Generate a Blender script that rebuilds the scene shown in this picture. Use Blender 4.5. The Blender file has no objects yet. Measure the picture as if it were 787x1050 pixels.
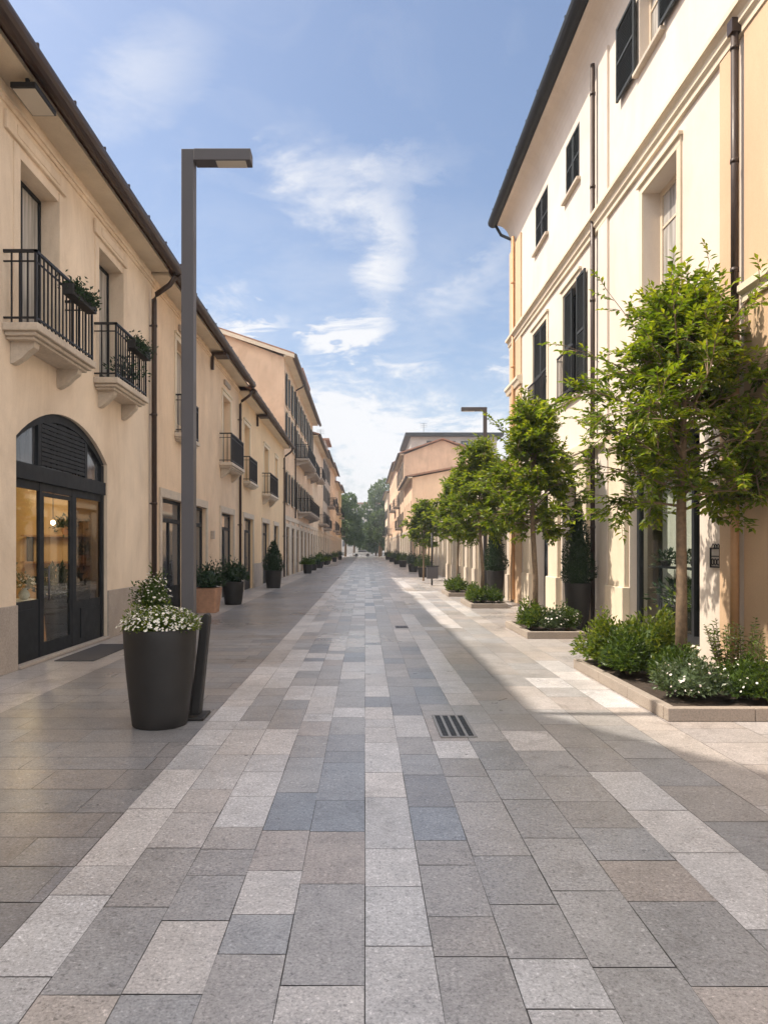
import bpy, math, random
from mathutils import Vector, Matrix

random.seed(7)
C = bpy.context.scene
COL = C.collection
PI = math.pi

# ------------------------------------------------------------------ camera, sky, sun, exposure
EYE = 1.6
cam_d = bpy.data.cameras.new('camera')
cam = bpy.data.objects.new('camera', cam_d)
COL.objects.link(cam)
cam.location = (0, 0, EYE)
cam.rotation_euler = (PI / 2, 0, 0)
cam_d.sensor_width = 36
cam_d.lens = 36 * 720 / 1050
cam_d.shift_x = 19.5 / 1050
cam_d.shift_y = 38 / 1050
cam_d.clip_start = 0.05
cam_d.clip_end = 5000
C.camera = cam

SUN_AZ = math.radians(88)          # from the street axis (+Y) towards the left (-X)
SUN_EL = math.atan(1.36)
SUN_DIR = Vector((-math.sin(SUN_AZ) * math.cos(SUN_EL), math.cos(SUN_AZ) * math.cos(SUN_EL), math.sin(SUN_EL)))
sun_d = bpy.data.lights.new('sun', 'SUN')
sun_d.energy = 2.55
sun_d.angle = math.radians(0.9)
sun_d.color = (1.0, 0.89, 0.75)
sun = bpy.data.objects.new('sun', sun_d)
COL.objects.link(sun)
sun.rotation_euler = (-SUN_DIR).to_track_quat('-Z', 'Y').to_euler()
sun.location = (-20, 10, 40)

world = bpy.data.worlds.new('World')
C.world = world
world.use_nodes = True
C.view_settings.view_transform = 'Standard'
C.view_settings.look = 'None'
C.view_settings.gamma = 1
C.view_settings.use_curve_mapping = False
C.view_settings.exposure = 1.42
C.render.film_transparent = False
C.cycles.max_bounces = 8
C.cycles.diffuse_bounces = 5
C.cycles.transparent_max_bounces = 12
C.cycles.sample_clamp_indirect = 6
C.cycles.use_denoising = True


def build_sky():
    nt = world.node_tree
    N, L = nt.nodes, nt.links
    N.clear()
    out = N.new('ShaderNodeOutputWorld')
    bg = N.new('ShaderNodeBackground')
    bg.inputs['Strength'].default_value = 0.076
    sky = N.new('ShaderNodeTexSky')
    sky.sky_type = 'NISHITA'
    sky.sun_disc = False
    sky.sun_elevation = SUN_EL
    sky.sun_rotation = -SUN_AZ
    sky.air_density = 1.0
    sky.dust_density = 3.0
    sky.ozone_density = 1.8
    tc = N.new('ShaderNodeTexCoord')

    def math_(op, a, b=None, clamp=False):
        m = N.new('ShaderNodeMath'); m.operation = op; m.use_clamp = clamp
        for i, v in enumerate((a, b)):
            if v is None: continue
            if isinstance(v, (int, float)): m.inputs[i].default_value = v
            else: L.new(v, m.inputs[i])
        return m.outputs[0]
    sep = N.new('ShaderNodeSeparateXYZ'); L.new(tc.outputs['Generated'], sep.inputs[0])
    # flat cloud deck: direction projected on a plane at a fixed height above the town
    zc = math_('MAXIMUM', sep.outputs[2], 0.03)
    cx = math_('DIVIDE', sep.outputs[0], zc); cy = math_('DIVIDE', sep.outputs[1], zc)
    comb = N.new('ShaderNodeCombineXYZ'); L.new(cx, comb.inputs[0]); L.new(cy, comb.inputs[1])
    nz = N.new('ShaderNodeTexNoise'); nz.inputs['Scale'].default_value = 3.2; nz.inputs['Detail'].default_value = 9
    nz.inputs['Roughness'].default_value = 0.62; nz.inputs['Distortion'].default_value = 0.9
    L.new(comb.outputs[0], nz.inputs['Vector'])
    nd = N.new('ShaderNodeTexNoise'); nd.inputs['Scale'].default_value = 7; nd.inputs['Detail'].default_value = 10; nd.inputs['Distortion'].default_value = .35
    nd.inputs['Roughness'].default_value = 0.7
    mpc = N.new('ShaderNodeMapping'); mpc.inputs['Rotation'].default_value = (0, math.radians(-38), 0)
    mpc.inputs['Scale'].default_value = (.75, 1.0, 2.0); mpc.inputs['Location'].default_value = (3.1, 0, 1.7)
    L.new(tc.outputs['Generated'], mpc.inputs[0]); L.new(mpc.outputs[0], nd.inputs['Vector'])
    total = None
    # each cloud: direction (x, z per unit of y), half sizes, tilt, density
    clouds = [(-0.045, 0.505, 0.13, 0.07, -0.55, 0.45), (0.04, 0.42, 0.045, 0.10, -0.25, 0.45), (0.05, 0.53, 0.09, 0.035, 0.6, 0.3), (-0.10, 0.57, 0.05, 0.06, 0.0, 0.3),
              (-0.03, 0.305, 0.085, 0.03, 0.3, 1.5), (-0.15, 0.325, 0.05, 0.02, 0.3, 0.9),
              (-0.21, 0.36, 0.05, 0.035, 0.2, 0.8), (0.15, 0.37, 0.10, 0.03, 0.5, 0.22),
              (0.20, 0.245, 0.045, 0.03, 0.1, 1.2), (-0.32, 0.66, 0.16, 0.08, 0.6, 0.3), (-0.27, 0.30, 0.08, 0.06, 0.2, 0.8), (0.02, 0.20, 0.22, 0.07, 0.0, 0.6), (0.0, 0.05, 0.9, 0.22, 0.0, 1.3), (0.0, 0.16, 1.1, 0.36, 0.0, 0.22)]
    yc = math_('MAXIMUM', sep.outputs[1], 0.05)
    px = math_('DIVIDE', sep.outputs[0], yc); pz = math_('DIVIDE', sep.outputs[2], yc)
    nx = math_('MULTIPLY', math_('SUBTRACT', nd.outputs[0], 0.5), 0.16)
    nzz = math_('MULTIPLY', math_('SUBTRACT', nz.outputs[0], 0.5), 0.16)
    px = math_('ADD', px, nx); pz = math_('ADD', pz, nzz)
    for (ax, az, sx, sz, rot, dens) in clouds:
        dx = math_('SUBTRACT', px, ax); dz = math_('SUBTRACT', pz, az)
        c_, s_ = math.cos(rot), math.sin(rot)
        u = math_('DIVIDE', math_('ADD', math_('MULTIPLY', dx, c_), math_('MULTIPLY', dz, s_)), sx)
        v = math_('DIVIDE', math_('SUBTRACT', math_('MULTIPLY', dz, c_), math_('MULTIPLY', dx, s_)), sz)
        r2 = math_('ADD', math_('MULTIPLY', u, u), math_('MULTIPLY', v, v))
        f = math_('MULTIPLY', math_('SUBTRACT', 1.0, r2, True), dens)
        total = f if total is None else math_('ADD', total, f)
    wisp = N.new('ShaderNodeMapRange'); wisp.interpolation_type = 'SMOOTHSTEP'
    wisp.inputs[1].default_value = 0.36; wisp.inputs[2].default_value = 0.68
    L.new(nd.outputs[0], wisp.inputs[0])
    body = math_('MULTIPLY', total, math_('ADD', math_('MULTIPLY', wisp.outputs[0], 1.5), 0.12))
    gate = N.new('ShaderNodeMapRange'); gate.inputs[1].default_value = 0.0; gate.inputs[2].default_value = 0.1
    L.new(sep.outputs[1], gate.inputs[0])
    # thin general veil elsewhere in the sky
    veil = N.new('ShaderNodeMapRange'); veil.inputs[1].default_value = 0.52; veil.inputs[2].default_value = 0.85
    veil.inputs[4].default_value = 0.2
    L.new(nz.outputs[0], veil.inputs[0])
    fac = math_('ADD', math_('MULTIPLY', body, gate.outputs[0]), veil.outputs[0], True)
    # unseen bright broken cloud overhead and behind the camera, added for fill light
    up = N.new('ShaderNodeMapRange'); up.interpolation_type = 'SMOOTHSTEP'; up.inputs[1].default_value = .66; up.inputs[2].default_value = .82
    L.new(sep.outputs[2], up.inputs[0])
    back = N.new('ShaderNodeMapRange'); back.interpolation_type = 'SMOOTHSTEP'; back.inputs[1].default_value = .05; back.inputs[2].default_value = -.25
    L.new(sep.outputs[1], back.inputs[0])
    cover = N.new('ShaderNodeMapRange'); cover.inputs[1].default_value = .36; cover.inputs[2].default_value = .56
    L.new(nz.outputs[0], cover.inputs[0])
    fill_cloud = math_('MULTIPLY', math_('MAXIMUM', up.outputs[0], back.outputs[0]), cover.outputs[0])
    fac = math_('MAXIMUM', math_('MULTIPLY', fac, 0.93), fill_cloud)
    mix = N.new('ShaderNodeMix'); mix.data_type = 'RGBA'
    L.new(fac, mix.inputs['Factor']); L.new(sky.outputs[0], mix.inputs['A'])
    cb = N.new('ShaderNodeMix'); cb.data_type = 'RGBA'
    L.new(fill_cloud, cb.inputs['Factor']); cb.inputs['A'].default_value = (4.9, 4.9, 5.0, 1); cb.inputs['B'].default_value = (12.8, 12.4, 12.0, 1)
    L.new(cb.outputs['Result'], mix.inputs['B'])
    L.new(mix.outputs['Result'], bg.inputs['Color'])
    L.new(bg.outputs[0], out.inputs[0])


build_sky()

# ------------------------------------------------------------------ helpers
ORG = {}          # world origin of every object built here


def tag(o, label=None, cat=None, group=None, kind=None):
    if label: o['label'] = label
    if cat: o['category'] = cat
    if group: o['group'] = group
    if kind: o['kind'] = kind
    return o


def thing(name, label, cat, loc=(0, 0, 0), group=None):
    o = bpy.data.objects.new(name, None)
    COL.objects.link(o)
    o.empty_display_size = 0.2
    o.location = loc
    ORG[o] = Vector(loc)
    return tag(o, label, cat, group)


class MB:
    def __init__(self):
        self.v = []; self.f = []; self.c = []; self.sm = []

    def face(self, pts, col=None, sm=False):
        n = len(self.v)
        self.v.extend(pts)
        self.f.append(tuple(range(n, n + len(pts))))
        self.c.append(col); self.sm.append(sm)

    def box(self, x0, x1, y0, y1, z0, z1, col=None):
        if x1 < x0: x0, x1 = x1, x0
        if y1 < y0: y0, y1 = y1, y0
        if z1 < z0: z0, z1 = z1, z0
        n = len(self.v)
        self.v += [(x0, y0, z0), (x1, y0, z0), (x1, y1, z0), (x0, y1, z0), (x0, y0, z1), (x1, y0, z1), (x1, y1, z1), (x0, y1, z1)]
        for q in ((0, 3, 2, 1), (4, 5, 6, 7), (0, 1, 5, 4), (1, 2, 6, 5), (2, 3, 7, 6), (3, 0, 4, 7)):
            self.f.append(tuple(n + i for i in q)); self.c.append(col); self.sm.append(False)

    def prism(self, poly, e0, e1, axis='y', col=None):
        """poly of 2-tuples extruded between e0 and e1 along an axis ('x': (y,z), 'y': (x,z), 'z': (x,y))."""
        def P(p, e):
            return (e, p[0], p[1]) if axis == 'x' else (p[0], e, p[1]) if axis == 'y' else (p[0], p[1], e)
        n = len(self.v); m = len(poly)
        self.v += [P(p, e0) for p in poly] + [P(p, e1) for p in poly]
        self.f.append(tuple(n + i for i in range(m))[::-1]); self.c.append(col); self.sm.append(False)
        self.f.append(tuple(n + m + i for i in range(m))); self.c.append(col); self.sm.append(False)
        for i in range(m):
            j = (i + 1) % m
            self.f.append((n + i, n + j, n + m + j, n + m + i)); self.c.append(col); self.sm.append(False)

    def tube(self, path, r, k=8, col=None, caps=True):
        path = [Vector(p) for p in path]
        rs = r if isinstance(r, (list, tuple)) else [r] * len(path)
        rings = []
        for i, p in enumerate(path):
            a = path[max(0, i - 1)]; b = path[min(len(path) - 1, i + 1)]
            t = (b - a).normalized()
            up = Vector((0, 0, 1)) if abs(t.z) < 0.95 else Vector((1, 0, 0))
            s = t.cross(up).normalized(); w = s.cross(t)
            n = len(self.v)
            for q in range(k):
                an = 2 * PI * q / k
                self.v.append(tuple(p + (s * math.cos(an) + w * math.sin(an)) * rs[i]))
            rings.append(n)
        for a, b in zip(rings, rings[1:]):
            for q in range(k):
                q2 = (q + 1) % k
                self.f.append((a + q, a + q2, b + q2, b + q)); self.c.append(col); self.sm.append(True)
        if caps:
            self.f.append(tuple(rings[0] + q for q in range(k))[::-1]); self.c.append(col); self.sm.append(False)
            self.f.append(tuple(rings[-1] + q for q in range(k))); self.c.append(col); self.sm.append(False)

    def lathe(self, prof, c, k=24, col=None, square=False):
        rings = []
        for r, z in prof:
            n = len(self.v)
            for q in range(k):
                an = 2 * PI * (q + .5) / k
                f = 1.0
                if square:
                    f = 1 / max(abs(math.cos(an)), abs(math.sin(an)))
                    f = min(f, 1.32)
                self.v.append((c[0] + r * f * math.cos(an), c[1] + r * f * math.sin(an), c[2] + z))
            rings.append(n)
        for a, b in zip(rings, rings[1:]):
            for q in range(k):
                q2 = (q + 1) % k
                self.f.append((a + q, a + q2, b + q2, b + q)); self.c.append(col); self.sm.append(not square)

    def disc(self, c, r, k=20, col=None):
        self.face([(c[0] + r * math.cos(2 * PI * q / k), c[1] + r * math.sin(2 * PI * q / k), c[2]) for q in range(k)], col)

    def leaf(self, p, d, nrm, l, w, col):
        """a folded leaf: base p, direction d, approximate normal nrm."""
        s = d.cross(nrm)
        if s.length < 1e-4: s = d.orthogonal()
        s.normalize()
        n = s.cross(d)
        b = len(self.v)
        m = p + d * (l * .5)
        self.v += [tuple(p), tuple(m + s * w * .5 + n * w * .18), tuple(p + d * l - n * l * .12), tuple(m - s * w * .5 + n * w * .18)]
        self.f.append((b, b + 1, b + 2)); self.f.append((b, b + 2, b + 3))
        self.c += [col, col]; self.sm += [False, False]

    def build(self, name, mat, parent=None, org=None, bevel=0.0):
        o = Vector(org) if org is not None else (ORG[parent] if parent is not None else Vector((0, 0, 0)))
        me = bpy.data.meshes.new(name)
        ox, oy, oz = o
        me.from_pydata([(a - ox, b - oy, c - oz) for a, b, c in self.v], [], self.f)
        if any(self.sm):
            me.polygons.foreach_set('use_smooth', self.sm)
        if any(c is not None for c in self.c):
            at = me.attributes.new('tint', 'FLOAT_COLOR', 'FACE')
            buf = []
            for c in self.c:
                if c is None: buf += [1, 1, 1, 1]
                elif isinstance(c, (int, float)): buf += [c, c, c, 1]
                else: buf += [c[0], c[1], c[2], 1]
            at.data.foreach_set('color', buf)
        me.materials.append(mat)
        me.update()
        ob = bpy.data.objects.new(name, me)
        COL.objects.link(ob)
        if parent is not None:
            ob.parent = parent
            ob.location = o - ORG[parent]
        else:
            ob.location = o
        ORG[ob] = o
        if bevel:
            import bmesh
            bm = bmesh.new(); bm.from_mesh(me)
            bmesh.ops.remove_doubles(bm, verts=bm.verts, dist=1e-5)
            bmesh.ops.recalc_face_normals(bm, faces=bm.faces)
            es = [e for e in bm.edges if len(e.link_faces) == 2 and e.calc_face_angle(0) > 0.6]
            bmesh.ops.bevel(bm, geom=es, offset=bevel, segments=2, affect='EDGES', profile=0.5)
            bm.to_mesh(me); bm.free()
        return ob


# ------------------------------------------------------------------ materials
def new_mat(name):
    m = bpy.data.materials.new(name)
    m.use_nodes = True
    nt = m.node_tree
    return m, nt, nt.nodes, nt.links, nt.nodes['Principled BSDF']


def noise(N, L, vec, scale, detail=5, rough=.55, dist=0):
    n = N.new('ShaderNodeTexNoise')
    n.inputs['Scale'].default_value = scale; n.inputs['Detail'].default_value = detail
    n.inputs['Roughness'].default_value = rough; n.inputs['Distortion'].default_value = dist
    L.new(vec, n.inputs['Vector'])
    return n.outputs[0]


def ramp(N, L, fac, stops):
    r = N.new('ShaderNodeValToRGB')
    e = r.color_ramp.elements
    while len(e) < len(stops): e.new(0.5)
    for i, (p, c) in enumerate(stops):
        e[i].position = p
        e[i].color = (c[0], c[1], c[2], 1) if not isinstance(c, (int, float)) else (c, c, c, 1)
    L.new(fac, r.inputs[0])
    return r.outputs[0]


def mul(N, L, a, b, fac=1.0):
    m = N.new('ShaderNodeMix'); m.data_type = 'RGBA'; m.blend_type = 'MULTIPLY'
    m.inputs['Factor'].default_value = fac
    L.new(a, m.inputs['A']) if not isinstance(a, tuple) else setattr(m.inputs['A'], 'default_value', (*a, 1))
    L.new(b, m.inputs['B']) if not isinstance(b, tuple) else setattr(m.inputs['B'], 'default_value', (*b, 1))
    return m.outputs['Result']


def bump(N, L, h, bsdf, strength, dist):
    b = N.new('ShaderNodeBump')
    b.inputs['Strength'].default_value = strength; b.inputs['Distance'].default_value = dist
    L.new(h, b.inputs['Height']); L.new(b.outputs[0], bsdf.inputs['Normal'])


def plaster(name, col, amt=.16, rough=.85):
    m, nt, N, L, B = new_mat(name)
    g = N.new('ShaderNodeNewGeometry').outputs['Position']
    big = noise(N, L, g, .55, 6, .6, .6)
    mp = N.new('ShaderNodeMapping'); mp.inputs['Scale'].default_value = (1.0, 1.0, .35)
    L.new(g, mp.inputs[0])
    streak = noise(N, L, mp.outputs[0], .9, 8, .7, 1.2)
    fine = noise(N, L, g, 45, 4, .6)
    c = mul(N, L, tuple(col), ramp(N, L, big, [(.3, 1 - amt), (.7, 1 + amt * .35)]))
    c = mul(N, L, c, ramp(N, L, streak, [(.32, (1 - amt * .8, 1 - amt * .95, 1 - amt * 1.1)), (.55, 1.0), (.75, 1 + amt * .2)]))
    mp2 = N.new('ShaderNodeMapping'); mp2.inputs['Scale'].default_value = (5.0, 5.0, .22)
    L.new(g, mp2.inputs[0])
    run = noise(N, L, mp2.outputs[0], 1.3, 6, .65, .3)
    c = mul(N, L, c, ramp(N, L, run, [(.24, (1 - amt * .7, 1 - amt * .75, 1 - amt * .8)), (.4, 1.0)]))
    c = mul(N, L, c, ramp(N, L, fine, [(.3, .95), (.7, 1.03)]))
    L.new(c, B.inputs['Base Color'])
    B.inputs['Roughness'].default_value = rough
    bump(N, L, fine, B, .25, .006)
    return m


def stone(name, col, speck=.25, rough=.7, scale=60, tint=False):
    m, nt, N, L, B = new_mat(name)
    g = N.new('ShaderNodeNewGeometry').outputs['Position']
    s = noise(N, L, g, scale, 3, .7)
    b = noise(N, L, g, 2.2, 6, .65)
    c = mul(N, L, tuple(col), ramp(N, L, s, [(.32, 1 - speck), (.5, 1), (.68, 1 + speck * .6)]))
    c = mul(N, L, c, ramp(N, L, b, [(.3, .82), (.7, 1.06)]))
    L.new(c, B.inputs['Base Color']); B.inputs['Roughness'].default_value = rough
    bump(N, L, s, B, .2, .003)
    return m


def paint(name, col, rough=.45, metal=0.0, amt=.12, scale=6, spec=.5):
    m, nt, N, L, B = new_mat(name)
    g = N.new('ShaderNodeNewGeometry').outputs['Position']
    b = noise(N, L, g, scale, 6, .65)
    c = mul(N, L, tuple(col), ramp(N, L, b, [(.3, 1 - amt), (.7, 1 + amt)]))
    L.new(c, B.inputs['Base Color'])
    L.new(ramp(N, L, b, [(.3, max(.05, rough - .1)), (.75, min(1, rough + .12))]), B.inputs['Roughness'])
    B.inputs['Metallic'].default_value = metal; B.inputs['Specular IOR Level'].default_value = spec
    return m


def leafy(name, dark, mid, light, trans=.35):
    m, nt, N, L, B = new_mat(name)
    a = N.new('ShaderNodeAttribute'); a.attribute_name = 'tint'
    sp = N.new('ShaderNodeSeparateColor'); L.new(a.outputs['Color'], sp.inputs[0])
    c = ramp(N, L, sp.outputs[0], [(0, dark), (.5, mid), (1, light)])
    L.new(c, B.inputs['Base Color']); B.inputs['Roughness'].default_value = .42
    B.inputs['Specular IOR Level'].default_value = .35
    t = N.new('ShaderNodeBsdfTranslucent')
    tcol = mul(N, L, c, (1.5, 1.45, .5))
    L.new(tcol, t.inputs['Color'])
    mx = N.new('ShaderNodeMixShader'); mx.inputs[0].default_value = trans
    L.new(B.outputs[0], mx.inputs[1]); L.new(t.outputs[0], mx.inputs[2])
    L.new(mx.outputs[0], N['Material Output'].inputs['Surface'])
    return m


def tinted(name, rough=.55):
    """colour straight from the face's own tint (petals)."""
    m, nt, N, L, B = new_mat(name)
    a = N.new('ShaderNodeAttribute'); a.attribute_name = 'tint'
    L.new(a.outputs['Color'], B.inputs['Base Color']); B.inputs['Roughness'].default_value = rough
    return m


def glass_clear(name, tint=(.85, .88, .86)):
    m, nt, N, L, B = new_mat(name)
    tr = N.new('ShaderNodeBsdfTransparent'); tr.inputs[0].default_value = (*tint, 1)
    gl = N.new('ShaderNodeBsdfGlossy'); gl.inputs['Roughness'].default_value = .02
    lw = N.new('ShaderNodeLayerWeight'); lw.inputs['Blend'].default_value = .5
    pw = N.new('ShaderNodeMath'); pw.operation = 'POWER'; pw.inputs[1].default_value = 4.5
    L.new(lw.outputs['Facing'], pw.inputs[0])
    ma = N.new('ShaderNodeMath'); ma.operation = 'MULTIPLY_ADD'; ma.inputs[1].default_value = .6; ma.inputs[2].default_value = .03
    L.new(pw.outputs[0], ma.inputs[0])
    mx = N.new('ShaderNodeMixShader')
    L.new(ma.outputs[0], mx.inputs[0]); L.new(tr.outputs[0], mx.inputs[1]); L.new(gl.outputs[0], mx.inputs[2])
    L.new(mx.outputs[0], N['Material Output'].inputs['Surface'])
    return m


def pane_mat(name, col, rough=.06):
    m, nt, N, L, B = new_mat(name)
    g = N.new('ShaderNodeNewGeometry').outputs['Position']
    mp = N.new('ShaderNodeMapping'); mp.inputs['Scale'].default_value = (6, 6, .4); L.new(g, mp.inputs[0])
    b = noise(N, L, mp.outputs[0], 2, 3, .5)
    L.new(mul(N, L, tuple(col), ramp(N, L, b, [(.35, .6), (.65, 1.25)])), B.inputs['Base Color'])
    B.inputs['Roughness'].default_value = rough; B.inputs['Specular IOR Level'].default_value = .7
    return m


def emit(name, col, st):
    m, nt, N, L, B = new_mat(name)
    B.inputs['Base Color'].default_value = (*col, 1)
    B.inputs['Emission Color'].default_value = (*col, 1); B.inputs['Emission Strength'].default_value = st
    return m


def paving_mat():
    m, nt, N, L, B = new_mat('granite_slabs')
    a = N.new('ShaderNodeAttribute'); a.attribute_name = 'tint'
    g = N.new('ShaderNodeNewGeometry').outputs['Position']
    sp = noise(N, L, g, 75, 3, .75)
    sp2 = noise(N, L, g, 34, 6, .78, .3)
    cl = noise(N, L, g, 5, 6, .7, .5)
    wear = noise(N, L, g, .45, 5, .6, .6)
    c = mul(N, L, a.outputs['Color'], ramp(N, L, sp, [(.34, .55), (.46, .95), (.58, 1.05), (.68, 1.5)]))
    c = mul(N, L, c, ramp(N, L, sp2, [(.35, .5), (.44, .97), (.57, 1.0), (.66, 1.55)]))
    c = mul(N, L, c, ramp(N, L, cl, [(.3, .82), (.6, 1.05)]))
    c = mul(N, L, c, ramp(N, L, wear, [(.3, .86), (.65, 1.06)]))
    vo = N.new('ShaderNodeTexVoronoi'); vo.inputs['Scale'].default_value = 1.7; L.new(g, vo.inputs['Vector'])
    c = mul(N, L, c, ramp(N, L, vo.outputs['Distance'], [(.018, .45), (.026, 1.0)]))
    vo2 = N.new('ShaderNodeTexVoronoi'); vo2.inputs['Scale'].default_value = .8; L.new(g, vo2.inputs['Vector'])
    c = mul(N, L, c, ramp(N, L, vo2.outputs['Distance'], [(.02, 1.35), (.028, 1.0)]))
    stain = noise(N, L, g, 1.3, 7, .72, 1.5)
    c = mul(N, L, c, ramp(N, L, stain, [(.30, (.74, .73, .72)), (.42, 1.0), (.66, 1.0), (.8, 1.12)]))
    L.new(c, B.inputs['Base Color'])
    L.new(ramp(N, L, wear, [(.3, .24), (.7, .42)]), B.inputs['Roughness'])
    B.inputs['Specular IOR Level'].default_value = .6
    bump(N, L, sp2, B, .16, .004)
    return m


M = dict(
    cream=plaster('cream_plaster', (.80, .66, .51), .19),
    peach=plaster('peach_plaster', (.76, .58, .41), .19),
    apricot=plaster('apricot_plaster', (.76, .56, .35), .1),
    bay=plaster('ochre_bay_plaster', (.60, .42, .27), .08),
    white=plaster('ivory_plaster', (.68, .60, .52), .1),
    orange=plaster('orange_plaster', (.68, .49, .34), .18),
    salmon=plaster('salmon_plaster', (.74, .52, .36), .15),
    pinkish=plaster('pale_plaster', (.70, .57, .43), .15),
    grey=plaster('grey_plaster', (.48, .44, .40), .18),
    ochre=plaster('ochre_plaster', (.62, .45, .22), .15),
    trim=plaster('cream_trim', (.70, .60, .46), .12),
    travert=stone('limestone', (.55, .47, .38), .12, .75, 20),
    plinth=stone('plinth_stone', (.40, .34, .29), .22, .72, 35),
    kerb=stone('kerb_stone', (.33, .28, .235), .25, .75, 60),
    joint=stone('joint_mortar', (.17, .162, .155), .2, .9, 80),
    soil=stone('dark_soil', (.05, .035, .025), .4, .95, 40),
    tile=paint('clay_roof_tiles', (.30, .16, .10), .8, 0, .3, 3),
    brown=paint('brown_metal', (.045, .028, .022), .48, .2, .2),
    copper=paint('terracotta_pipe', (.52, .30, .15), .5, 0, .12),
    iron=paint('black_iron', (.018, .018, .02), .5, .4, .2, 20),
    darkwood=paint('charcoal_paint', (.016, .018, .021), .6, 0, .15, 6, .22),
    shutter=paint('slate_shutter_paint', (.032, .036, .036), .6, 0, .15, 6, .3),
    beigewood=paint('cream_window_paint', (.62, .52, .40), .5, 0, .06),
    lampgrey=paint('grey_lamp_metal', (.085, .080, .086), .5, .15, .08, 3),
    pot=paint('anthracite_pot', (.022, .020, .019), .55, 0, .25, 5, .35),
    terracotta=paint('terracotta_pot', (.38, .21, .13), .8, 0, .2, 8),
    bark=paint('bark', (.20, .14, .09), .85, 0, .35, 18),
    glass=glass_clear('shop_glass'),
    smoked=glass_clear('smoked_glass', (.42, .40, .37)),
    pane=pane_mat('dark_window_pane', (.07, .075, .085)),
    curtain=pane_mat('curtained_pane', (.42, .40, .37), .25),
    warmwall=plaster('warm_room_plaster', (.62, .46, .27), .08),
    roomfloor=paint('oak_floor', (.34, .21, .11), .4, 0, .2),
    dim=plaster('dim_room_plaster', (.45, .36, .27), .1),
    cloth=paint('white_cloth', (.74, .71, .66), .9, 0, .05),
    ceramic=paint('white_ceramic', (.7, .68, .64), .3, 0, .05),
    bulb=emit('warm_bulb', (1.0, .78, .48), 9),
    lens=emit('lamp_lens', (.55, .50, .42), 0.0),
    mat=paint('rubber_mat', (.055, .052, .055), .9, 0, .25, 40),
    leaf_tree=leafy('tree_leaves', (.03, .07, .009), (.115, .175, .016), (.30, .32, .03), .55),
    leaf_shrub=leafy('shrub_leaves', (.03, .06, .012), (.08, .13, .02), (.22, .25, .035), .38),
    leaf_dark=leafy('cypress_leaves', (.010, .030, .012), (.022, .05, .018), (.05, .085, .025), .15),
    leaf_grey=leafy('grey_green_leaves', (.05, .08, .035), (.10, .14, .07), (.2, .23, .14), .3),
    leaf_far=leafy('far_tree_leaves', (.04, .075, .03), (.08, .13, .045), (.14, .19, .06), .3),
    petal=tinted('petals'),
    slab=paving_mat(),
    carwhite=paint('white_car_paint', (.78, .78, .78), .2, 0, .02),
    steel=paint('worn_steel', (.26, .255, .25), .45, .3, .2, 20),
    tyre=paint('tyre_rubber', (.02, .02, .02), .8),
    hill=stone('wooded_hill', (.06, .09, .06), .3, .95, .05),
)

# ------------------------------------------------------------------ ground
def flat(name, x0, x1, y0, y1, z, mat, kind='structure'):
    mb = MB(); mb.face([(x0, y0, z), (x1, y0, z), (x1, y1, z), (x0, y1, z)])
    o = mb.build(name, mat); tag(o, kind=kind); return o


flat('ground', -2500, 2500, -2500, 2500, -.012, M['joint'])


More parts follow.
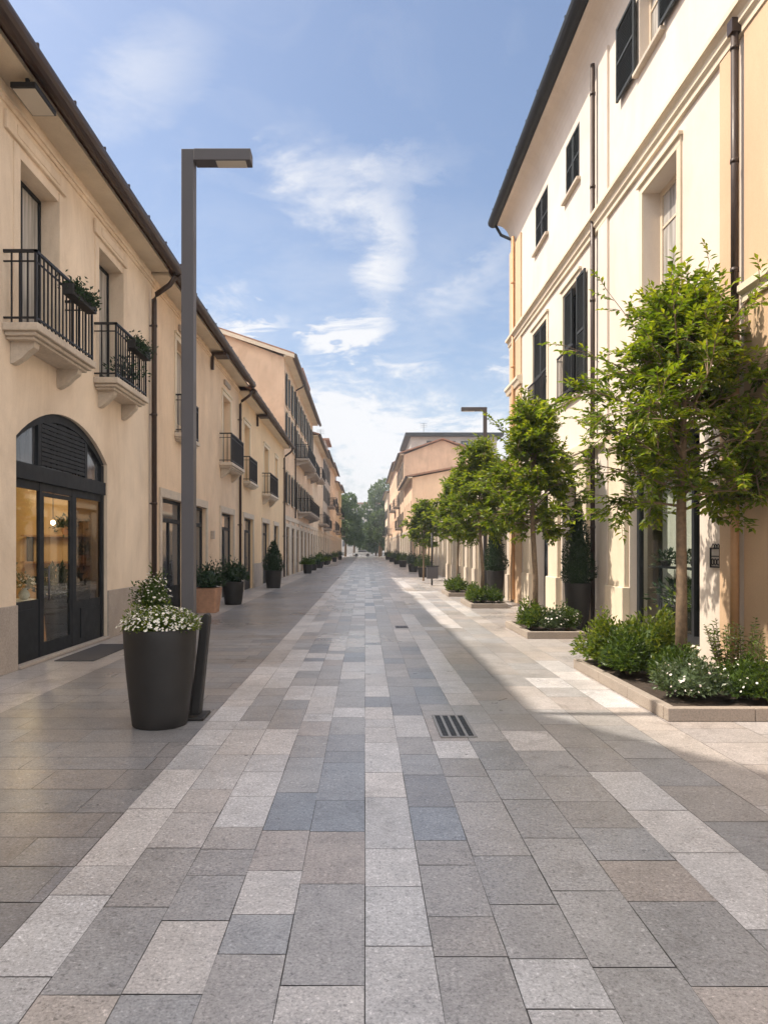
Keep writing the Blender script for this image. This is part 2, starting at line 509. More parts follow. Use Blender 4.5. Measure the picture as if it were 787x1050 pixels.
def paving():
    rnd = random.Random(11)
    W = dict(light=(.515, .495, .49), beige=(.43, .395, .375), grey=(.335, .325, .325), blue=(.25, .262, .288), warm=(.38, .348, .335))
    mb = MB()
    Z = 0.0

    def slab(x0, x1, y0, y1, c, gap=.0025):
        k = rnd.uniform(.9, 1.1); t = rnd.uniform(-.012, .012)
        j = lambda: rnd.uniform(-.0015, .0022)
        mb.face([(x0 + gap * .5 + j(), y0 + gap + j(), Z), (x1 - gap * .5 - j(), y0 + gap + j(), Z), (x1 - gap * .5 - j(), y1 - gap - j(), Z), (x0 + gap * .5 + j(), y1 - gap - j(), Z)],
                (c[0] * k + t, c[1] * k, c[2] * k - t))

    def column(x0, x1, pal, ls, stay=.3):
        y = -6 + rnd.uniform(0, .5); cur = rnd.choice(pal)
        while y < 165:
            l = rnd.choice(ls) * (1 if y < 70 else 2)
            if rnd.random() > stay: cur = rnd.choice(pal)
            slab(x0, x1, y, y + l, W[cur]); y += l
    ls = [.3, .42, .5, .5, .62, .78]
    # middle band: staggered slabs, each column with its own mix of stones
    xs = [-1.46 + i * .2925 for i in range(5)] + [0.0]
    xs[-1] = 0.0
    xs[-2] = -.31
    mixd = ['light', 'light', 'grey', 'grey', 'blue', 'warm', 'light', 'grey']
    column(xs[0], xs[1], ['light', 'light', 'beige'], ls, .7)
    column(xs[1], xs[2], ['light', 'light', 'grey', 'beige'], ls, .6)
    column(xs[2], xs[3], mixd, ls, .25)
    column(xs[3], xs[4], mixd, ls, .2)
    column(xs[4], 0.0, mixd, ls, .15)
    column(0.0, .27, ['light', 'light', 'light', 'blue', 'warm'], ls, .35)
    column(.27, .56, ['blue', 'grey', 'grey', 'light', 'grey'], ls, .3)
    column(.56, .87, ['grey', 'light', 'blue', 'grey', 'warm'], ls, .35)
    column(.87, 1.19, ['light', 'light', 'grey', 'grey'], [.6, .6, .75], .62)
    column(1.19, 1.6, ['grey', 'grey', 'warm', 'grey', 'light'], [.42, .5, .62], .4)
    column(1.6, 1.98, ['light', 'beige', 'grey'], [.6, .75], .62)
    column(1.98, 2.42, ['grey', 'grey', 'warm', 'light'], [.5, .62], .4)
    column(2.42, 2.78, ['beige', 'light', 'beige'], [.6, .9, .9], .6)
    column(2.78, 3.4, ['beige', 'warm'], [.45, .6], .5)
    column(3.4, 4.0, ['beige', 'warm'], [.45, .6], .5)
    column(4.0, 4.7, ['beige', 'warm'], [.45, .6], .5)
    # left band: cross rows of small dark setts, then a pale strip along the shops
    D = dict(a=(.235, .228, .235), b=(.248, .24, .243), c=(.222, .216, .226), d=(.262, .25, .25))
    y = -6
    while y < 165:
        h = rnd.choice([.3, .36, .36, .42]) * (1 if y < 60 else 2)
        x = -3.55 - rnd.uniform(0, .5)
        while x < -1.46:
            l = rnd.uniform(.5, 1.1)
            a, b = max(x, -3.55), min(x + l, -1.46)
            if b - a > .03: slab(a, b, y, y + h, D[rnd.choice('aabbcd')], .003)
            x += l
        y += h
    column(-4.1, -3.55, ['beige', 'warm', 'beige'], [.6, .9], .5)
    column(-4.7, -4.1, ['warm', 'beige'], [.6, .9], .5)
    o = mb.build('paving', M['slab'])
    tag(o, kind='structure')


paving()

# hills on the horizon
mb = MB()
rnd = random.Random(3)
prev = None
for i in range(61):
    x = -1500 + i * 50
    h = 55 + 35 * math.sin(i * .37) + 20 * math.sin(i * .91 + 1) + rnd.uniform(-6, 6)
    if prev:
        x0, h0 = prev
        mb.face([(x0, 900, -1), (x, 900, -1), (x, 1150, h), (x0, 1150, h0)], None, True)
        mb.face([(x0, 1150, h0), (x, 1150, h), (x, 1500, -1), (x0, 1500, -1)], None, True)
    prev = (x, h)
tag(mb.build('hills', M['hill']), kind='structure')

# ------------------------------------------------------------------ building kit
class Bld:
    """a house on one side of the street. s=+1: left row (faces +X); s=-1: right row. u runs along the street, d goes into the house."""

    def __init__(self, s, X, u0, u1, name, label, cat='building', group=None):
        self.s, self.X, self.u0, self.u1 = s, X, u0, u1
        self.root = thing(name, label, cat, (X, (u0 + u1) / 2, 0), group)

    def x(self, d): return self.X - self.s * d

    def pt(self, u, z, d): return (self.x(d), u, z)

    def box(self, mb, u0, u1, z0, z1, d0, d1): mb.box(self.x(d0), self.x(d1), u0, u1, z0, z1)

    def part(self, mb, name, mat, parent=None, bevel=0): return mb.build(name, mat, parent or self.root, bevel=bevel)

    def wall(self, top, depth, opens, mat, ridge=None, ridge_d=None, reveal=.28, archs=(), bottom=0):
        """opens: (u0,u1,z0,z1[,reveal]); archs: (u0,u1,z_spring,rise)."""
        mb = MB()
        al = [(a[0], a[1], bottom, a[2] + a[3], .3) for a in archs]
        ops = [o if len(o) == 5 else (*o, reveal) for o in opens] + al
        us = sorted({self.u0, self.u1} | {o[0] for o in ops} | {o[1] for o in ops})
        zs = sorted({bottom, top} | {o[2] for o in ops} | {o[3] for o in ops})
        for a, b in zip(us, us[1:]):
            for c, d in zip(zs, zs[1:]):
                um, zm = (a + b) / 2, (c + d) / 2
                if any(o[0] < um < o[1] and o[2] < zm < o[3] for o in ops): continue
                mb.face([self.pt(a, c, 0), self.pt(b, c, 0), self.pt(b, d, 0), self.pt(a, d, 0)])
        for o in ops:
            a, b, c, d, r = o
            if o in al: continue
            mb.face([self.pt(a, c, 0), self.pt(a, d, 0), self.pt(a, d, r), self.pt(a, c, r)])
            mb.face([self.pt(b, c, 0), self.pt(b, d, 0), self.pt(b, d, r), self.pt(b, c, r)])
            mb.face([self.pt(a, d, 0), self.pt(b, d, 0), self.pt(b, d, r), self.pt(a, d, r)])
            if c > bottom: mb.face([self.pt(a, c, 0), self.pt(b, c, 0), self.pt(b, c, r), self.pt(a, c, r)])
        for (a, b, zsp, rise) in archs:
            r = .3
            pts = arch_pts(a, b, zsp, rise)
            for (p, q) in zip(pts, pts[1:]):
                mb.face([self.pt(p[0], p[1], 0), self.pt(q[0], q[1], 0), self.pt(q[0], zsp + rise, 0), self.pt(p[0], zsp + rise, 0)])
                mb.face([self.pt(p[0], p[1], 0), self.pt(q[0], q[1], 0), self.pt(q[0], q[1], r), self.pt(p[0], p[1], r)])
            for u in (a, b):
                mb.face([self.pt(u, bottom, 0), self.pt(u, zsp, 0), self.pt(u, zsp, r), self.pt(u, bottom, r)])
        rd = ridge_d if ridge_d is not None else depth / 2
        for u in (self.u0, self.u1):
            p = [self.pt(u, bottom, 0), self.pt(u, top, 0)]
            if ridge: p.append(self.pt(u, ridge, rd))
            p += [self.pt(u, top, depth), self.pt(u, bottom, depth)]
            mb.face(p)
        mb.face([self.pt(self.u0, bottom, depth), self.pt(self.u1, bottom, depth), self.pt(self.u1, top, depth), self.pt(self.u0, top, depth)])
        mb.face([self.pt(self.u0, top - .02, .05), self.pt(self.u1, top - .02, .05), self.pt(self.u1, top - .02, depth), self.pt(self.u0, top - .02, depth)])
        return self.part(mb, 'wall', mat)

    def roof(self, top, ridge, depth, ov, mat=None, rd=None, end=.12, th=.14, gut_r=.1, gutter=True, soffit=True, soffit_mat=None, fascia=.16, gmat=None):
        rd = rd if rd is not None else depth / 2
        sl = (ridge - top) / rd
        u0, u1 = self.u0 - end, self.u1 + end
        ze = top - sl * 0.0
        mb = MB()
        prof = [(-ov, ze + .05), (rd, ridge + .05 + sl * ov * 0), (depth + ov, ze + .05), (depth + ov, ze + .05 + th), (rd, ridge + .05 + th), (-ov, ze + .05 + th)]
        mb.prism([(self.x(d), z) for d, z in prof], u0, u1, 'y')
        r = self.part(mb, 'roof', mat or M['tile'])
        if soffit:
            mb = MB(); self.box(mb, u0 + .02, u1 - .02, ze - .03, ze + .035, -ov + .14, -.003)
            self.part(mb, 'soffit', soffit_mat or M['trim'])
        if gutter:
            mb = MB()
            c0 = self.pt(u0, ze + .02, -ov - gut_r * .4); c1 = self.pt(u1, ze + .02, -ov - gut_r * .4)
            k = 14
            ring = []
            for c in (c0, c1):
                ring.append([(c[0] + gut_r * math.cos(2 * PI * q / k), c[1], c[2] + gut_r * math.sin(2 * PI * q / k)) for q in range(k)])
            for q in range(k):
                mb.face([ring[0][q], ring[0][(q + 1) % k], ring[1][(q + 1) % k], ring[1][q]], None, True)
            mb.face(ring[0]); mb.face(ring[1][::-1])
            u = u0 + .4
            while u < u1:       # gutter straps
                self.box(mb, u, u + .03, ze + gut_r * .6, ze + gut_r + .024, -ov - gut_r * 1.2, -ov + gut_r * .5)
                u += 1.1
            g = self.part(mb, 'gutter', gmat or M['brown'])
        return r

    def downpipe(self, u, ztop, ov, zbot=.05, r=.05, mat=None, off=.1):
        mb = MB()
        p = [self.pt(u, ztop, -ov), self.pt(u, ztop - .14, -ov), self.pt(u, ztop - .30, -ov + .12), self.pt(u, ztop - .5, -off - .05), self.pt(u, ztop - .62, -off), self.pt(u, ztop - .75, -off), self.pt(u, zbot, -off)]
        mb.tube(p, r, 10)
        z = ztop - 1.2
        while z > zbot + .4:
            mb.tube([self.pt(u, z, -off), self.pt(u, z + .05, -off)], r + .012, 10)
            self.box(mb, u - .012, u + .012, z + .01, z + .04, -off, .0)
            z -= 1.9
        return self.part(mb, 'downpipe', mat or M['brown'])

    def window(self, u0, u1, z0, z1, rec=.2, frame='beigewood', pane='pane', bars=1, mull=True, sill=True, surround=None, shutters=None, name='window', fw=.055, shut_mat='shutter', panel=0.0, detail=True):
        mb = MB()
        d0, d1 = rec, rec + .06
        for a, b, c, d in ((u0, u0 + fw, z0, z1), (u1 - fw, u1, z0, z1)):
            self.box(mb, a, b, c, d, d0, d1)
        self.box(mb, u0 + fw, u1 - fw, z1 - fw, z1, d0, d1)
        self.box(mb, u0 + fw, u1 - fw, z0, z0 + fw + panel, d0, d1)
        um = (u0 + u1) / 2
        if mull: self.box(mb, um - fw * .55, um + fw * .55, z0 + fw + panel, z1 - fw, d0 + .003, d1 - .003)
        for i in range(bars):
            z = z0 + panel + (z1 - z0 - panel) * ((i + 1) / (bars + 1) if bars != 1 else .72)
            if mull:
                self.box(mb, u0 + fw, um - fw * .55, z - .018, z + .018, d0 + .008, d1 - .008)
                self.box(mb, um + fw * .55, u1 - fw, z - .018, z + .018, d0 + .008, d1 - .008)
            else:
                self.box(mb, u0 + fw, u1 - fw, z - .018, z + .018, d0 + .008, d1 - .008)
        f = self.part(mb, name, M[frame])
        mb = MB()
        self.box(mb, u0 + fw * .5, u1 - fw * .5, z0 + fw * .5, z1 - fw * .5, d0 + .025, d0 + .035)
        self.part(mb, 'pane', M[pane], f)
        if not detail: return f
        if sill:
            mb = MB(); self.box(mb, u0 - .09, u1 + .09, z0 - .07, z0 - .004, -.09, rec)
            self.part(mb, 'sill', M['travert'], f, bevel=.008)
        if surround:
            w = .13; mb = MB()
            zb = z0 + .002
            self.box(mb, u0 - w, u0 - .003, zb, z1 + .003, -.028, .0)
            self.box(mb, u1 + .003, u1 + w, zb, z1 + .003, -.028, .0)
            self.box(mb, u0 - w, u1 + w, z1 + .003, z1 + w, -.03, .0)
            self.box(mb, u0 - w - .03, u1 + w + .03, z1 + w, z1 + w + .05, -.07, .0)
            self.part(mb, 'surround', M[surround], f)
        if shutters == 'open':
            for a, b in ((u0 - (u1 - u0) / 2 - .02, u0 - .02), (u1 + .02, u1 + (u1 - u0) / 2 + .02)):
                self.shutter(f, a, b, z0 + .01, z1 - .01, -.075, shut_mat)
        elif shutters == 'closed':
            self.shutter(f, u0 + .02, um - .012, z0 + .01, z1 - .01, -.0, shut_mat)
            self.shutter(f, um + .012, u1 - .02, z0 + .01, z1 - .01, -.0, shut_mat)
        elif shutters == 'ajar':
            w = (u1 - u0) / 2
            self.shutter(f, u0 - w * .95, u0 - .01, z0 + .01, z1 - .01, -.075, shut_mat)
            self.shutter(f, um + .012, u1 - .02, z0 + .01, z1 - .01, -.0, shut_mat)
        return f

    def shutter(self, f, a, b, z0, z1, d, mat):
        mb = MB(); w = .05
        self.box(mb, a, a + w, z0, z1, d, d + .04); self.box(mb, b - w, b, z0, z1, d, d + .04)
        zm = (z0 + z1) / 2
        for z in (z0, zm - w / 2, z1 - w): self.box(mb, a + w, b - w, z, z + w, d + .001, d + .039)
        self.box(mb, a + w, b - w, z0 + w, z1 - w, d + .0355, d + .0385)
        z = z0 + w + .02
        while z < z1 - w - .05:
            p = [self.pt(a + w, z, d + .008), self.pt(b - w, z, d + .008), self.pt(b - w, z + .036, d + .034), self.pt(a + w, z + .036, d + .034)]
            mb.face(p)
            q = [(x, y, zz + .009) for x, y, zz in p]
            mb.face(q[::-1]); mb.face([p[0], p[1], q[1], q[0]])
            z += .055
        return self.part(mb, 'shutter', M[mat], f)

    def balcony(self, u0, u1, z, pro, h=.92, corbels=True, th=.1, step=.115, slab_mat='travert', bulge=False):
        mb = MB()
        self.box(mb, u0, u1, z - th, z, -pro, -.002)
        self.box(mb, u0 + .05, u1 - .05, z - th - .05, z - th, -pro + .05, -.002)
        self.box(mb, u0 + .10, u1 - .10, z - th - .09, z - th - .05, -pro + .10, -.002)
        b = self.part(mb, 'balcony', M[slab_mat], bevel=.012)
        if corbels:
            for uc in (u0 + .28, u1 - .28):
                mb = MB()
                zz = z - th - .09
                poly = [(-.003, zz), (-pro + .14, zz), (-pro + .15, zz - .07), (-pro * .5, zz - .13), (-pro * .35, zz - .2), (-.05, zz - .27), (-.003, zz - .28)]
                mb.prism([(self.x(d), q) for d, q in poly], uc - .07, uc + .07, 'y')
                self.part(mb, 'corbel', M[slab_mat], b)
        mb = MB()
        r = .009
        e = .05
        corners = [(u0 + e, 0.0), (u0 + e, -pro + e), (u1 - e, -pro + e), (u1 - e, 0.0)]
        for (a, da), (b2, db) in zip(corners, corners[1:]):
            for zz, t in ((z + h, .018), (z + .07, .012), (z + h - .13, .009)):
                self.bar(mb, (a, da), (b2, db), zz, t)
            n = max(2, int(round((abs(b2 - a) + abs(db - da)) / step)))
            for i in range(n + (1 if b2 != a else 0)):
                t = i / n
                u = a + (b2 - a) * t; d = da + (db - da) * t
                if a == b2 and i == 0: continue
                rr = r if 0 < i < n or a == b2 else .015
                self.box(mb, u - rr, u + rr, z + .003, z + h, d - rr, d + rr)
        self.part(mb, 'railing', M['iron'], b)
        return b

    def bar(self, mb, p, q, z, t):
        a, da = p; b, db = q
        self.box(mb, min(a, b) - t, max(a, b) + t, z - t, z + t, min(da, db) - t, max(da, db) + t)

    def juliet(self, u0, u1, z, h=.85, pro=.14):
        mb = MB()
        for zz, t in ((z + h, .016), (z + .06, .012)):
            self.box(mb, u0, u1, zz - t, zz + t, -pro - t, -pro + t)
        n = int((u1 - u0) / .11)
        for i in range(n + 1):
            u = u0 + (u1 - u0) * i / n
            self.box(mb, u - .008, u + .008, z + .06, z + h, -pro - .008, -pro + .008)
        for u in (u0, u1):
            for zz in (z + .1, z + h - .05): self.box(mb, u - .01, u + .01, zz - .01, zz + .01, -pro, .0)
        return self.part(mb, 'railing', M['iron'])

    def door(self, u0, u1, z1, rec=.1, surround=True, mat='darkwood', pane='pane', leaves=2, panel=.7, name='shop_door'):
        mb = MB(); fw = .08
        d0, d1 = rec, rec + .07
        tz = z1 - .5
        self.box(mb, u0, u0 + fw, 0, z1, d0, d1); self.box(mb, u1 - fw, u1, 0, z1, d0, d1)
        self.box(mb, u0 + fw, u1 - fw, z1 - fw, z1, d0, d1); self.box(mb, u0 + fw, u1 - fw, tz - .05, tz + .05, d0, d1)
        self.box(mb, u0 + fw, u1 - fw, 0, panel, d0 + .01, d1 - .01)
        for i in range(1, leaves):
            u = u0 + (u1 - u0) * i / leaves
            self.box(mb, u - .05, u + .05, panel, tz - .05, d0 + .002, d1)
        f = self.part(mb, name, M[mat])
        mb = MB(); self.box(mb, u0 + .04, u1 - .04, panel - .05, z1 - .04, d0 + .03, d0 + .045)
        self.part(mb, 'pane', M[pane], f)
        mb = MB()
        uh = u0 + (u1 - u0) * (.5 if leaves == 2 else .85) + .05
        mb.tube([self.pt(uh, .95, d0 - .05), self.pt(uh, 1.3, d0 - .05)], .013, 8)
        for z in (.98, 1.27): self.box(mb, uh - .01, uh + .01, z - .01, z + .01, d0 - .05, d0)
        self.part(mb, 'handle', M['lampgrey'], f)
        if surround:
            w = .16; mb = MB()
            self.box(mb, u0 - w, u0 - .003, 0, z1 + .003, -.04, .0)
            self.box(mb, u1 + .003, u1 + w, 0, z1 + .003, -.04, .0)
            self.box(mb, u0 - w, u1 + w, z1 + .003, z1 + w + .04, -.045, .0)
            self.part(mb, 'surround', M['travert'], f)
        return f

    def plinth(self, z, gaps, mat='plinth', pro=.03):
        edges = [self.u0] + [e for g in sorted(gaps) for e in g] + [self.u1]
        for a, b in zip(edges[::2], edges[1::2]):
            if b - a > .02:
                mb = MB(); self.box(mb, a, b, 0, z, -pro, .0)
                self.part(mb, 'plinth', M[mat], bevel=.008)

    def course(self, u0, u1, z0, z1, pro, mat='trim', name='string_course', steps=3):
        mb = MB()
        h = (z1 - z0) / steps
        for i in range(steps):
            self.box(mb, u0, u1, z0 + i * h, z0 + (i + 1) * h, -pro * (i + 1) / steps, .0)
        return self.part(mb, name, M[mat])


def arch_pts(a, b, zsp, rise, n=18):
    w = (b - a) / 2; c = (a + b) / 2
    R = (w * w + rise * rise) / (2 * rise); zc = zsp + rise - R
    th = math.asin(w / R)
    return [(c + R * math.sin(-th + 2 * th * i / n), zc + R * math.cos(-th + 2 * th * i / n)) for i in range(n + 1)]


LX, RX = -4.6, 4.5

# ------------------------------------------------------------------ left row: shop house with the arch
def shop_house():
    b = Bld(1, LX, 7.0, 15.15, 'shop_house', 'cream two storey shop house with dark arched shop front and two iron balconies')
    A = (9.27, 12.55, 3.1, .55)
    b.wall(7.6, 9.0, [(9.36, 10.55, 4.5, 6.82), (12.13, 13.35, 4.52, 6.84)], M['cream'], ridge=9.9, archs=[A], reveal=.3)
    b.roof(7.6, 9.9, 9.0, .52, end=0.0, gut_r=.11)
    b.plinth(.86, [(A[0], A[1])])
    b.course(7.0, 15.15, 7.3, 7.42, .06, 'cream', 'cornice', 2)
    for (u0, u1) in ((8.95, 10.75), (11.9, 13.5)):    # blind relief panels under the cornice
        mb = MB(); b.box(mb, u0, u1, 6.98, 7.22, -.05, 0); b.box(mb, u0 + .25, u1 - .25, 7.03, 7.17, -.06, -.05)
        b.part(mb, 'relief_panel', M['cream'], bevel=.01)
    for (u0, u1) in ((9.36, 10.55), (12.13, 13.35)):
        f = b.window(u0, u1, 4.5 if u0 < 10 else 4.52, 6.82, rec=.26, frame='darkwood', pane='curtain', bars=0, sill=False, name='balcony_window', panel=.25)
        w = .17
        for a, c in ((u0 - w, u0 - .004), (u1 + .004, u1 + w)):
            mb = MB(); b.box(mb, a, c, 4.5, 6.95, -.018, 0); b.part(mb, 'surround', M['cream'], f)
    b.balcony(8.9, 10.84, 4.48, .46)
    b.balcony(11.9, 13.62, 4.52, .42)
    b.downpipe(15.02, 7.55, .55, r=.055)
    # ---- arched shop front
    u0, u1, zsp, rise = A
    pts = arch_pts(u0, u1, zsp, rise)
    d0, d1 = .06, .12
    mb = MB()
    inner = arch_pts(u0 + .13, u1 - .13, zsp - .02, rise - .11)
    for p, q, r, s in zip(pts, pts[1:], inner, inner[1:]):
        for dd in (d0, d1):
            mb.face([b.pt(*p, dd), b.pt(*q, dd), b.pt(*s, dd), b.pt(*r, dd)])
        mb.face([b.pt(*r, d0), b.pt(*s, d0), b.pt(*s, d1), b.pt(*r, d1)])
    for a, c in ((u0, u0 + .06), (u1 - .1, u1)):
        b.box(mb, a, c, 0, 2.56, d0, d1)
    # transom
    b.box(mb, u0 + .004, u1 - .004, 2.56, 2.78, d0 - .035, d1 + .02)
    for a, c in ((u0, u0 + .13), (u1 - .13, u1)): b.box(mb, a, c, 2.78, zsp - .02, d0 + .001, d1)
    # tympanum posts
    for uu in (10.1, 11.78):
        zt = [z for (u, z) in inner if abs(u - uu) < .3]
        b.box(mb, uu - .05, uu + .05, 2.78, max(zt) - .01 if zt else 3.2, d0 + .01, d1)
    # posts of the door zone
    for a, c in ((10.10, 10.18), (11.22, 11.38)):
        b.box(mb, a, c, 0, 2.56, d0 + .01, d1)
    # low panels of the side lights
    b.box(mb, u0 + .06, 10.08, 0, .88, d0 + .02, d1 - .01)
    b.box(mb, u0 + .2, 9.92, .14, .76, d0 + .005, d0 + .02)
    b.box(mb, 11.38, u1 - .1, 0, .75, d0 + .02, d1 - .01)
    b.box(mb, 11.56, u1 - .2, .14, .63, d0 + .005, d0 + .02)
    b.box(mb, u0 + .06, u1 - .1, 2.44, 2.56, d0 + .015, d1)
    f = b.part(mb, 'shop_front', M['darkwood'])
    # door leaf
    mb = MB()
    b.box(mb, 10.185, 10.24, .03, 2.43, d0 + .015, d1 - .01); b.box(mb, 11.15, 11.215, .03, 2.43, d0 + .015, d1 - .01)
    b.box(mb, 10.24, 11.15, .03, .24, d0 + .015, d1 - .01); b.box(mb, 10.24, 11.15, 2.37, 2.43, d0 + .015, d1 - .01)
    b.part(mb, 'door', M['darkwood'], f)
    mb = MB(); mb.tube([b.pt(10.26, .85, d0 - .05), b.pt(10.26, 1.35, d0 - .05)], .014, 8)
    for z in (.9, 1.3): b.box(mb, 10.25, 10.27, z - .01, z + .01, d0 - .05, d0 + .03)
    b.part(mb, 'door_handle', M['lampgrey'], f)
    for a, c, z0, z1 in ((u0 + .05, 10.09, .87, 2.45), (10.23, 11.16, .23, 2.38), (11.37, u1 - .09, .74, 2.45)):
        mb = MB(); b.box(mb, a, c, z0, z1, .095, .101)
        b.part(mb, 'pane', M['smoked' if a > 11.2 else 'glass'], f)
    # louvred board in the arch, glazed corners
    mb = MB()
    z = 2.82
    uu0, uu1 = 10.16, 11.72
    while z < 3.46:
        b.box(mb, uu0, uu1, z, z + .055, d0 + .012, d0 + .03 + .008 * (int(z * 100) % 3))
        z += .068
    b.part(mb, 'louvre', M['darkwood'], f)
    mb = MB()
    loop = [(u0 + .1, 2.7)] + inner + [(u1 - .1, 2.7)]
    mb.face([b.pt(u, z, .115) for u, z in loop])
    b.part(mb, 'fanlight_pane', M['pane'], f)
    # stone threshold
    mb = MB(); b.box(mb, u0 + .01, u1 - .01, .004, .05, -.06, .058)
    b.part(mb, 'threshold', M['plinth'], bevel=.008)
    # the lit room behind the glass
    mb = MB()
    ra, rb, rz, rd0, rd1 = 9.0, 15.0, 2.95, .305, 4.6
    P = b.pt
    mb.face([P(ra, .015, rd1), P(rb, .015, rd1), P(rb, rz, rd1), P(ra, rz, rd1)])
    mb.face([P(ra, .015, rd0), P(ra, .015, rd1), P(ra, rz, rd1), P(ra, rz, rd0)])
    mb.face([P(rb, .015, rd0), P(rb, .015, rd1), P(rb, rz, rd1), P(rb, rz, rd0)])
    mb.face([P(ra, rz, rd0), P(rb, rz, rd0), P(rb, rz, rd1), P(ra, rz, rd1)])
    mb.face([P(u1, .015, rd0), P(rb, .015, rd0), P(rb, rz, rd0), P(u1, rz, rd0)])
    r = b.part(mb, 'shop_room', M['warmwall'])
    mb = MB(); mb.face([P(ra, .02, rd0), P(rb, .02, rd0), P(rb, .02, rd1), P(ra, .02, rd1)])
    b.part(mb, 'room_floor', M['roomfloor'], r)
    return b


house = shop_house()

# lights of the shop (shown lit in the photograph)
def shop_lights():
    spots = [(-5.35, 11.7), (-5.75, 12.4), (-5.45, 13.1), (-6.1, 13.4)]
    labels = ['lit ceiling spot nearest the shop door', 'lit ceiling spot over the flower table', 'lit ceiling spot before the shop shelf', 'lit ceiling spot deepest in the shop']
    for (x, y), lb in zip(spots, labels):
        t = thing('ceiling_spot', lb, 'ceiling light', (x, y, 2.95), 'lit spots on the shop ceiling')
        mb = MB(); mb.lathe([(0, -.001), (.06, -.001), (.06, -.05), (.05, -.06)], (x, y, 2.95), 14)
        mb.build('housing', M['ceramic'], t)
        mb = MB(); mb.disc((x, y, 2.95 - .055), .045, 14); mb.build('bulb', M['bulb'], t)
    for (x, y, z, e) in ((-5.7, 12.2, 2.6, 17), (-6.4, 13.6, 2.5, 16), (-5.9, 10.6, 2.6, 7)):
        l = bpy.data.lights.new('shop_lamp', 'POINT'); l.energy = e; l.color = (1, .72, .4); l.shadow_soft_size = .12
        o = bpy.data.objects.new('shop_lamp', l); COL.objects.link(o); o.location = (x, y, z)
    # pendant
    t = thing('pendant_lamp', 'small glowing globe pendant hanging inside the arched shop', 'pendant lamp', (-5.9, 13.3, 2.95))
    mb = MB(); mb.tube([(-5.9, 13.3, 2.95), (-5.9, 13.3, 2.17)], .008, 6); mb.build('cord', M['iron'], t)
    mb = MB(); mb.lathe([(.005, .045), (.03, .035), (.042, 0), (.03, -.035), (.005, -.045)], (-5.9, 13.3, 2.1), 16); mb.build('globe', M['bulb'], t)


shop_lights()


# ------------------------------------------------------------------ foliage
def ang_dir(az, el): return Vector((math.cos(az) * math.cos(el), math.sin(az) * math.cos(el), math.sin(el)))


def rvec(r): 
    while True:
        v = Vector((r.uniform(-1, 1), r.uniform(-1, 1), r.uniform(-1, 1)))
        if .05 < v.length < 1: return v.normalized()


